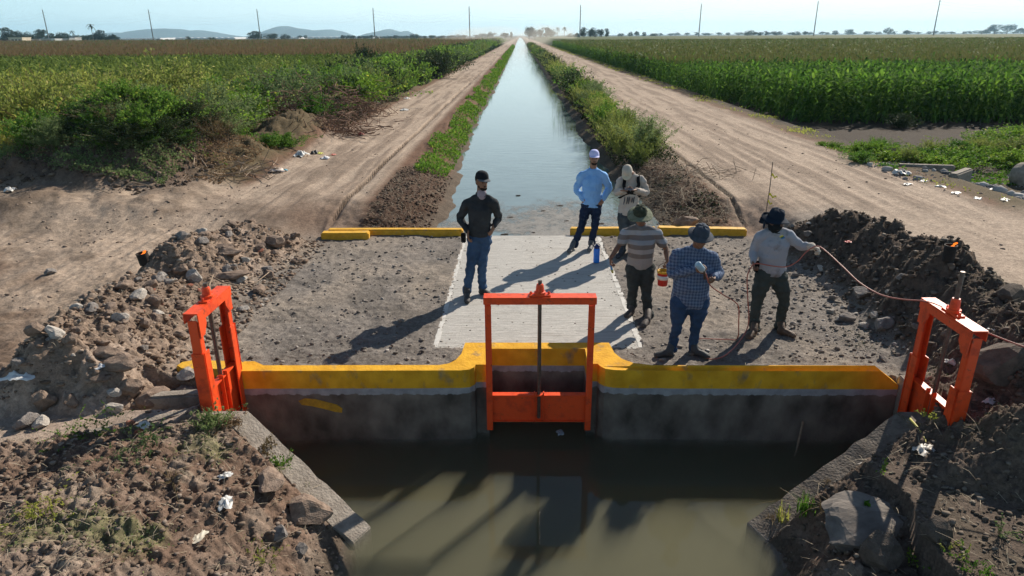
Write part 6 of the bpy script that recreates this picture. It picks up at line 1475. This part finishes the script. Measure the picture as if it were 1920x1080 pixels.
# ================================================================ FAR BACKGROUND
barkm = mat('bark', (.09, .065, .045), (.14, .11, .08), scale=8, rough=.95)
def tree_meshes(seed, h=1.0, cw=.5, trunk=.28, n_=2600):
    r = np.random.default_rng(seed); cl = []; limbs = []
    for i in range(16):
        a = r.uniform(0, 6.28); rad = cw * math.sqrt(r.uniform(0, 1)) * .72; zc = trunk + (h - trunk) * r.uniform(.22, .88) * (1 - .35 * (rad / cw) ** 2); c_ = np.array([rad * math.cos(a), rad * math.sin(a), zc]); limbs.append(c_)
        nn_ = n_ // 16; q = unit(r.normal(size=(nn_, 3))) * (r.uniform(.25, 1, (nn_, 1)) ** .5) * cw * r.uniform(.28, .46); q[:, 2] *= .7; cl.append(c_ + q)
    V = leaf_quads(np.concatenate(cl), .035, 1.4, None, 0, r); crown = np_mesh('crown', V, quads(V)); crown.materials.append(lm_far)
    k = MB(); k.tube([(0, 0, 0), (.01, 0, trunk * .6), (0, .01, trunk * 1.4)], [.035, .028, .02], 7)
    for c_ in limbs[:7]: k.tube([(0, 0, trunk * .8), tuple(c_ * .6 + np.array([0, 0, trunk * .3])), tuple(c_)], [.016, .011, .005], 5)
    tm = k.mesh('trunk'); tm.materials.append(barkm); return crown, tm
def palm_meshes(seed, h=1.0):
    r = np.random.default_rng(seed); V = []
    for i in range(26):
        az = r.uniform(0, 6.28); el = r.uniform(-.5, 1.2); d = np.array([math.cos(az), math.sin(az), 0]); L_ = r.uniform(.22, .30); s_ = np.array([-d[1], d[0], 0]) * .022; pr = None
        for j in range(5):
            t = j / 4; p = d * L_ * t * math.cos(el * .6) + np.array([0, 0, h + L_ * (math.sin(el) * t - .8 * t * t)])
            if pr is not None: V += [pr - s_, pr + s_, p + s_ * (1 - t * .8), p - s_ * (1 - t * .8)]
            pr = p
    V = np.array(V); crown = np_mesh('crown', V, quads(V)); crown.materials.append(lm_far)
    tm = MB().tube([(0, 0, 0), (.02, 0, h * .5), (0, 0, h)], [.022, .016, .014], 6).mesh('trunk'); tm.materials.append(barkm); return crown, tm
TM = [tree_meshes(700 + i, cw=.5 + .12 * (i % 3)) for i in range(4)]; PMh = [palm_meshes(710 + i) for i in range(2)]
def tree(px_, ytop, wpx, Y, label, palm=False, grp=None, i=0):
    if len(label.split()) < 4: label += ' on the horizon'
    b = at(px_, 75, Y); top = at(px_, ytop, Y).z; h = top - .1
    cr_, tm = (PMh if palm else TM)[i % (2 if palm else 4)]
    e = empty('palm_tree' if palm else 'tree', (b.x, Y, .1), label, 'palm tree' if palm else 'tree', grp)
    wm_ = wpx / FPX * Y * 1.04; sx = h if palm else max(wm_ / 1.15, h * .45)
    e.scale = (sx, sx, h); e.rotation_euler.z = random.uniform(0, 6.3)
    link('crown', cr_, None, e); link('trunk', tm, None, e); return e
TL = [ # px, top, width, distance, label
 (12, 51, 34, 430, 'tall dark tree at the west end of the village'), (36, 57, 26, 440, 'dark tree behind the cream house'), (62, 59, 26, 430, 'tree between the cream house and the next wall'), (78, 54, 26, 450, 'dark two-topped tree on the house side of the first village pole'),
 (100, 62, 24, 430, 'low tree past the first village pole'), (116, 60, 26, 435, 'rounded village tree over the grey walls'), (150, 66, 22, 425, 'small tree at the east end of the grey walls'), (163, 66, 16, 430, 'small dark tree before the tall grey one'),
 (192, 56, 26, 440, 'greyish tall tree east of the ball-topped palm'), (181, 60, 14, 438, 'slim dark tree beside the greyish tall one'), (206, 64, 12, 430, 'small dark tree, western of the pair by the village'), (214, 63, 14, 430, 'small dark tree, eastern of the pair by the village'),
 (352, 68, 14, 520, 'small lone dark tree below the western hills'), (398, 69, 12, 520, 'smallest lone tree east of the hill foot'), (298, 73, 12, 500, 'low shrub near the second pole'), (314, 73, 10, 500, 'low shrub east of the second pole'),
 (483, 58, 40, 480, 'biggest broad dark tree beside the third pole'), (509, 62, 26, 485, 'broad tree touching the biggest one'), (536, 63, 16, 480, 'round lone tree with a short trunk'), (563, 66, 12, 900, 'far bluish tree under the big hill'), (573, 66, 12, 900, 'far bluish tree east of the big hill foot'),
 (777, 63, 14, 620, 'lone tree between the fourth and fifth pole'), (855, 64, 18, 600, 'low tree just west of the fifth pole'), (870, 65, 16, 600, 'tree at the foot of the fifth pole'), (893, 65, 16, 590, 'tree east of the fifth pole'), (908, 62, 20, 580, 'rounded tree in the line west of the canal end'), (923, 59, 14, 700, 'hazy tall tree in the dust'), (947, 61, 24, 560, 'wide tree nearest the canal end to the west'), (958, 60, 8, 560, 'thin tree at the canal end'),
 (992, 49, 18, 520, 'tall spiky tree east of the canal end'), (1003, 51, 22, 520, 'tree beside the tall spiky one'), (1013, 55, 18, 525, 'lower tree in the grove east of the canal end'), (1024, 51, 26, 520, 'rounded crown in the middle of the grove'), (1034, 54, 20, 520, 'east crown of the grove'),
 (1073, 62, 16, 520, 'low tree west of the sixth pole'), (1082, 61, 12, 520, 'low tree behind the sixth pole'), (1095, 51, 20, 500, 'tall tree just east of the sixth pole'), (1106, 53, 18, 500, 'second tree east of the sixth pole'), (1116, 51, 20, 500, 'third tree east of the sixth pole'), (1127, 54, 16, 500, 'fourth tree east of the sixth pole'), (1137, 53, 12, 500, 'last tree of the row east of the sixth pole'),
 (1163, 62, 12, 800, 'low hazy tree east of the row'), (1181, 59, 10, 750, 'small rounded hazy tree'), (1193, 58, 12, 750, 'pair-topped hazy tree'), (1208, 60, 12, 800, 'low hazy tree farther east'), (1225, 62, 16, 800, 'faint low tree before the seventh pole'),
 (1405, 56, 22, 700, 'dark dome-shaped tree between the seventh and eighth pole'), (1423, 61, 10, 700, 'small dark tree beside the dome-shaped one'), (1434, 58, 10, 900, 'faint tree east of the dome-shaped one'), (1455, 58, 18, 900, 'faint wide tree before the eighth pole'), (1490, 58, 14, 850, 'low dark tree west of the eighth pole'), (1508, 58, 10, 1000, 'faint tree east of the eighth pole'), (1565, 57, 16, 1100, 'hazy tree in the dust plain'), (1590, 54, 14, 1200, 'pale hazy tree farther on the dust plain'), (1663, 51, 14, 1100, 'hazy rounded tree west of the ninth pole'), (1697, 56, 14, 1100, 'low hazy tree near the ninth pole'),
 (1862, 46, 34, 1300, 'large pale tree fading in the dust'), (1885, 45, 26, 1300, 'second large pale tree fading in the dust'), (1838, 55, 20, 1300, 'low pale tree beside the large pale ones'), (1910, 52, 20, 1300, 'pale tree at the east edge')]
for i, (a, b, c_, d, lb) in enumerate(TL): tree(a, b, c_, d, lb, i=i)
for i, (a, b, d, lb) in enumerate(((138, 59, 430, 'palm behind the grey village walls'), (175, 47, 430, 'tall ball-topped palm in the village'), (1045, 53, 520, 'palm at the east side of the grove'), (1058, 52, 520, 'slender palm standing apart from the grove'), (85, 57, 440, 'palm between two village trees'))):
    tree(a, b, 10, d, lb, True, i=i)
for i in range(26): tree(640 + i * 8.3 + random.uniform(-3, 3), 66.5 + random.uniform(-1.2, 1), 13, 760, 'low bluish tree in the horizon line west of the canal', grp='horizon tree line west', i=i)
for i in range(44): tree(1240 + i * 15.6 + random.uniform(-6, 6), 62.0 - i * .10 + random.uniform(-1.5, 1), 14, 1500, 'low faint tree in the horizon line to the east', grp='horizon tree line east', i=i)
for i in range(22): tree(6 + i * 10 + random.uniform(-3, 3), 66 + random.uniform(-2, 2.5), 20, 445, 'low dark tree in the village tree line', grp='village tree line', i=i)
# poles and lines
pm_ = mat('pole_grey', (.13, .13, .13), (.2, .2, .2), scale=2, rough=.8); PT = []
for i, (a, tp) in enumerate(((91, 18), (287, 18), (488, 17), (703, 15), (881, 12), (1087, 9), (1310, 7), (1525, 2), (1749, -3))):
    b = at(a, 70, 420); zt = at(a, tp, 420).z; e = empty('power_pole', (b.x, 420, 0), ['first', 'second', 'third', 'fourth', 'fifth', 'sixth', 'seventh', 'eighth', 'ninth'][i] + ' tall grey power pole counted from the village', 'power pole', 'power poles')
    MB().tube([(0, 0, 0), (0, 0, zt)], [.34, .2], 8).build('shaft', pm_, e)
    for q_ in (1.5, 3.2, 4.9): MB().box((-.05, -.08, zt - q_ - .08), (1.1, .08, zt - q_)).build('arm', pm_, e)
    PT.append(Vector((b.x, 420, zt)))
wm2 = mat('wire_grey', (.25, .26, .27), rough=.6)
for q_, lb in ((1.5, 'topmost'), (3.2, 'middle'), (4.9, 'lowest')):
    pts = []
    P2 = [PT[0] - Vector((48, 0, 0))] + PT + [PT[-1] + Vector((70, 0, 0))]
    for i in range(len(P2) - 1):
        for t in range(8):
            t /= 8; p = P2[i].lerp(P2[i + 1], t); pts.append((p.x + 1, p.y, p.z - q_ - 3.2 * 4 * t * (1 - t)))
    tag(MB().tube(pts, .018, 4).build('power_line', wm2), lb + ' thin power line strung between the tall poles', 'power line')
# village
cr_m = mat('cream_wall', (.58, .48, .36), (.66, .56, .43), scale=1, rough=.9); wh = mat('white_wall', (.6, .6, .6), (.7, .7, .7), scale=1, rough=.9); gw = mat('grey_wall', (.28, .27, .26), (.4, .38, .36), scale=.5, rough=.9); dk = mat('window_dark', (.02, .02, .025), rough=.3)
def house(pa, pb, ytop, Y, mt, label, roof=None, dp=6, wins=()):
    a = at(pa, 75, Y).x; b = at(pb, 75, Y).x; h = max(1.8, at(pa, ytop, Y).z); e = empty('house', ((a + b) / 2, Y, 0), label, 'house')
    MB().box((a, Y, -.5), (b, Y + dp, h)).build('wall', mt, e, world=True)
    MB().box((a - .2, Y - .2, h), (b + .2, Y + dp + .2, h + .25)).build('roof', roof or gw, e, world=True)
    for f in wins: x = a + (b - a) * f; MB().box((x - .6, Y - .04, h * .4), (x + .6, Y + .1, h * .8)).build('window', dk, e, world=True)
house(16, 42, 71, 380, cr_m, 'cream flat-roofed house at the west end of the village', cr_m, 7, (.3, .55, .8))
house(46, 74, 74, 390, gw, 'grey low house beside the cream one', gw, 6, (.5,))
house(76, 96, 73.5, 388, gw, 'grey wall-like house by the first pole', wh, 6, (.4, .7)); house(96, 103, 73.5, 380, wh, 'small bright white house gable', wh, 6)
house(108, 130, 73.5, 388, gw, 'grey house east of the bright white gable', wh, 6, (.3, .8)); house(131, 141, 70.5, 395, gw, 'taller grey house under the village palm', gw, 6, (.5,))
for i, (a, b, Y) in enumerate(((222, 300, 1100), (305, 440, 1150), (450, 560, 1200), (565, 700, 1250))):
    xa = at(a, 70, Y).x; xb = at(b, 70, Y).x; e = empty('greenhouse', ((xa + xb) / 2, Y, 0), ['westernmost', 'second', 'third', 'easternmost'][i] + ' long white plastic greenhouse on the horizon', 'greenhouse', 'horizon greenhouses')
    k = MB(); n_ = 12
    for j in range(n_):
        x0 = xa + (xb - xa) * j / n_; x1 = xa + (xb - xa) * (j + 1) / n_
        k.tube([((x0 + x1) / 2, Y, 2.2), ((x0 + x1) / 2, Y + 80, 2.2)], (x1 - x0) / 2 * .98, 12)
    for j in range(len(k.v)): x, y, z = k.v[j]; k.v[j] = (x, y, 2.2 + (z - 2.2) * .22)
    k.build('plastic_roof', wh, e, world=True); MB().box((xa, Y + .5, -.5), (xb, Y + 79, 2.2)).build('side_wall', wh, e, world=True)
# hills
def hills(name, prof, Y, label=None):
    V = []; F = []; n_ = len(prof); rows_ = 9
    for j in range(rows_):
        f = j / (rows_ - 1)
        for i, (px_, py_) in enumerate(prof):
            top = max(0, at(px_, py_, Y).z); x = at(px_, 70, Y).x; hfac = math.sin(math.pi * min(f * 1.0, .999) ** .8) if f > 0 else 0
            V.append((x, Y + (f - .5) * 900, -2 + (top + 2) * hfac * (1 + .18 * mnoise.noise(Vector((x * .004, f * 5, 1))) * (hfac < .98))))
    for j in range(rows_ - 1):
        for i in range(n_ - 1): F.append((j * n_ + i, j * n_ + i + 1, (j + 1) * n_ + i + 1, (j + 1) * n_ + i))
    o = link(name, np_mesh(name, V, F, smooth=True), mat('hill_scrub', (.045, .06, .06), (.07, .08, .075), scale=.01, rough=1)); tag(o, kind='structure'); return o
def dens_(p):
    out = []
    for (x0, y0), (x1, y1) in zip(p, p[1:]):
        for k_ in range(5): t = k_ / 5; x = x0 + (x1 - x0) * t; out.append((x, y0 + (y1 - y0) * t + .7 * mnoise.noise(Vector((x * .13, 0, 0)))))
    out.append(p[-1]); return out
HY = 4200
hills('hills', dens_([(196, 71), (230, 61), (255, 63), (285, 58), (318, 53.5), (345, 54), (362, 59.5), (385, 56.5), (410, 62), (440, 70)]), HY)
hills('hills', dens_([(490, 71), (520, 58), (545, 49), (565, 53.5), (580, 54), (600, 57), (632, 55), (652, 68), (660, 71)]), HY)
hills('hills', dens_([(690, 71), (705, 61), (732, 55), (752, 60), (765, 58.5), (782, 66), (800, 70)]), HY)
# haze and drifting dust
def volume(name, me, colr, dens, label):
    mt = bpy.data.materials.new(name); mt.use_nodes = True; n = mt.node_tree.nodes; n.remove(n['Principled BSDF'])
    v = n.new('ShaderNodeVolumePrincipled'); v.inputs['Color'].default_value = (*colr, 1); v.inputs['Density'].default_value = dens; v.inputs['Anisotropy'].default_value = .2
    mt.node_tree.links.new(v.outputs[0], n['Material Output'].inputs['Volume']); o = link(name, me, mt); tag(o, label, name, kind='stuff'); return o
volume('haze', MB().box((-7000, -450, -3), (7000, 5200, 82)).mesh('haze'), (.48, .78, 1.0), 1.7e-4, 'thin bluish haze filling the air over the plain')
def cloud(c_, r_, d_, lb):
    V, F = ell(Vector(c_), (Vector((1, 0, 0)), Vector((0, 1, 0)), Vector((0, 0, 1))), r_, 24, 14)
    V = [v + (v - Vector(c_)) * .35 * mnoise.noise(v * .12) for v in V]; volume('dust', MB().add(V, F).mesh('dust', smooth=True), (.92, .86, .78), d_, lb)
cloud((-13, 270, 2.0), (17, 40, 5.0), .006, 'pale dust drifting over the far end of the west track'); cloud((11, 300, 2.0), (12, 45, 6), .006, 'pale dust drifting over the far end of the east track')
# ---------------------------------------------------------------- wording of the labels: places named by what one can find
WORDS = [('sluice gate west of the basin', 'sluice gate beside the rubble bank'), ('sluice gate east of the basin', 'sluice gate under the hose'),
    ('of the rubble near the dry branch', 'of the rubble near the dry branch'), ('near west bank', 'near bank on the rubble side'), ('near east bank', 'near bank under the hose gate'),
    ('west wing wall', 'rubble-side wing wall'), ('east wing wall', 'hose-side wing wall'), ('west lateral gate', 'rubble-side gate'), ('east lateral gate', 'gate under the hose'),
    ('west gate', 'rubble-side gate'), ('east gate', 'hose-side gate'), ('east canal bank', 'bushy canal bank'), ('west canal bank', 'grassy canal bank'),
    ('field east of the track', 'green field along the track'), ('field west of the track', 'field behind the thicket'), ('thicket west of the track', 'thicket'), ('rubble bank west of the crossing', 'long rubble bank beside the gravel'),
    ('east track', 'track by the corn wall'), ('west track', 'track by the thicket'), ('east mound', 'dark earth mound'), ('east verge', 'verge before the corn wall'), ('east kerb', 'kerb near the marker rod'),
    ('boulder on the east bank', 'big smooth boulder'), ('east bank frame edge', 'corner of the hose-side bank'), ('east bank', 'hose-side bank'), ('west bank', 'rubble-side bank'), ('west rubble crest', 'rubble crest'),
    ('at the west water edge', 'at the rubble-side water edge'), ('western waterline', 'rubble-side waterline'), ('kerb block at the west end beside', 'kerb block beside'), ('west of the mound', 'between the mound and the white bag'),
    ('west end of the wide block', 'end of the wide block'), ('east rubble', 'grey rubble'), ('left of the track', 'beside the track'), ('horizon tree line west', 'horizon tree line village side'), ('horizon tree line east', 'horizon tree line corn side'),
    ('line west of the canal', 'line on the village side of the canal'), ('in the horizon line to the east', 'in the horizon line over the corn'), ('west end of the village', 'outer end of the village'), ('at the east end of', 'at the pole end of'),
    ('in the grove east of the canal end', 'in the grove by the canal end'), ('over the corn to the east', 'over the corn wall field'), ('across the field to the east', 'across the corn wall field'), ('across the field to the west', 'across the brown field'), ('over the field to the west', 'over the brown field'),
    ('beyond the corn to the east', 'beyond the corn wall field'), ('beyond the brown field to the west', 'beyond the brown field'), ('nearest the canal end to the west', 'by the canal end on the village side'), ('east side of the grove', 'pole side of the grove'),
    ('east crown', 'pole-side crown'), ('at the east edge', 'last beyond the large pale ones'), ('western of the pair', 'village side of the pair'), ('eastern of the pair', 'hill side of the pair'), ('below the western hills', 'below the low first hills'),
    ('westernmost', 'first from the village,'), ('easternmost', 'last from the village,'), ('just west of', 'just on the village side of'), ('just east of', 'just on the corn side of'), ('farther east', 'farther along the corn'), ('west of', 'on the village side of'), ('east of', 'on the corn side of')]
for o in bpy.data.objects:
    for key in ('label', 'group'):
        if key in o.keys():
            v = o[key]
            for a, b in WORDS: v = v.replace(a, b)
            o[key] = v
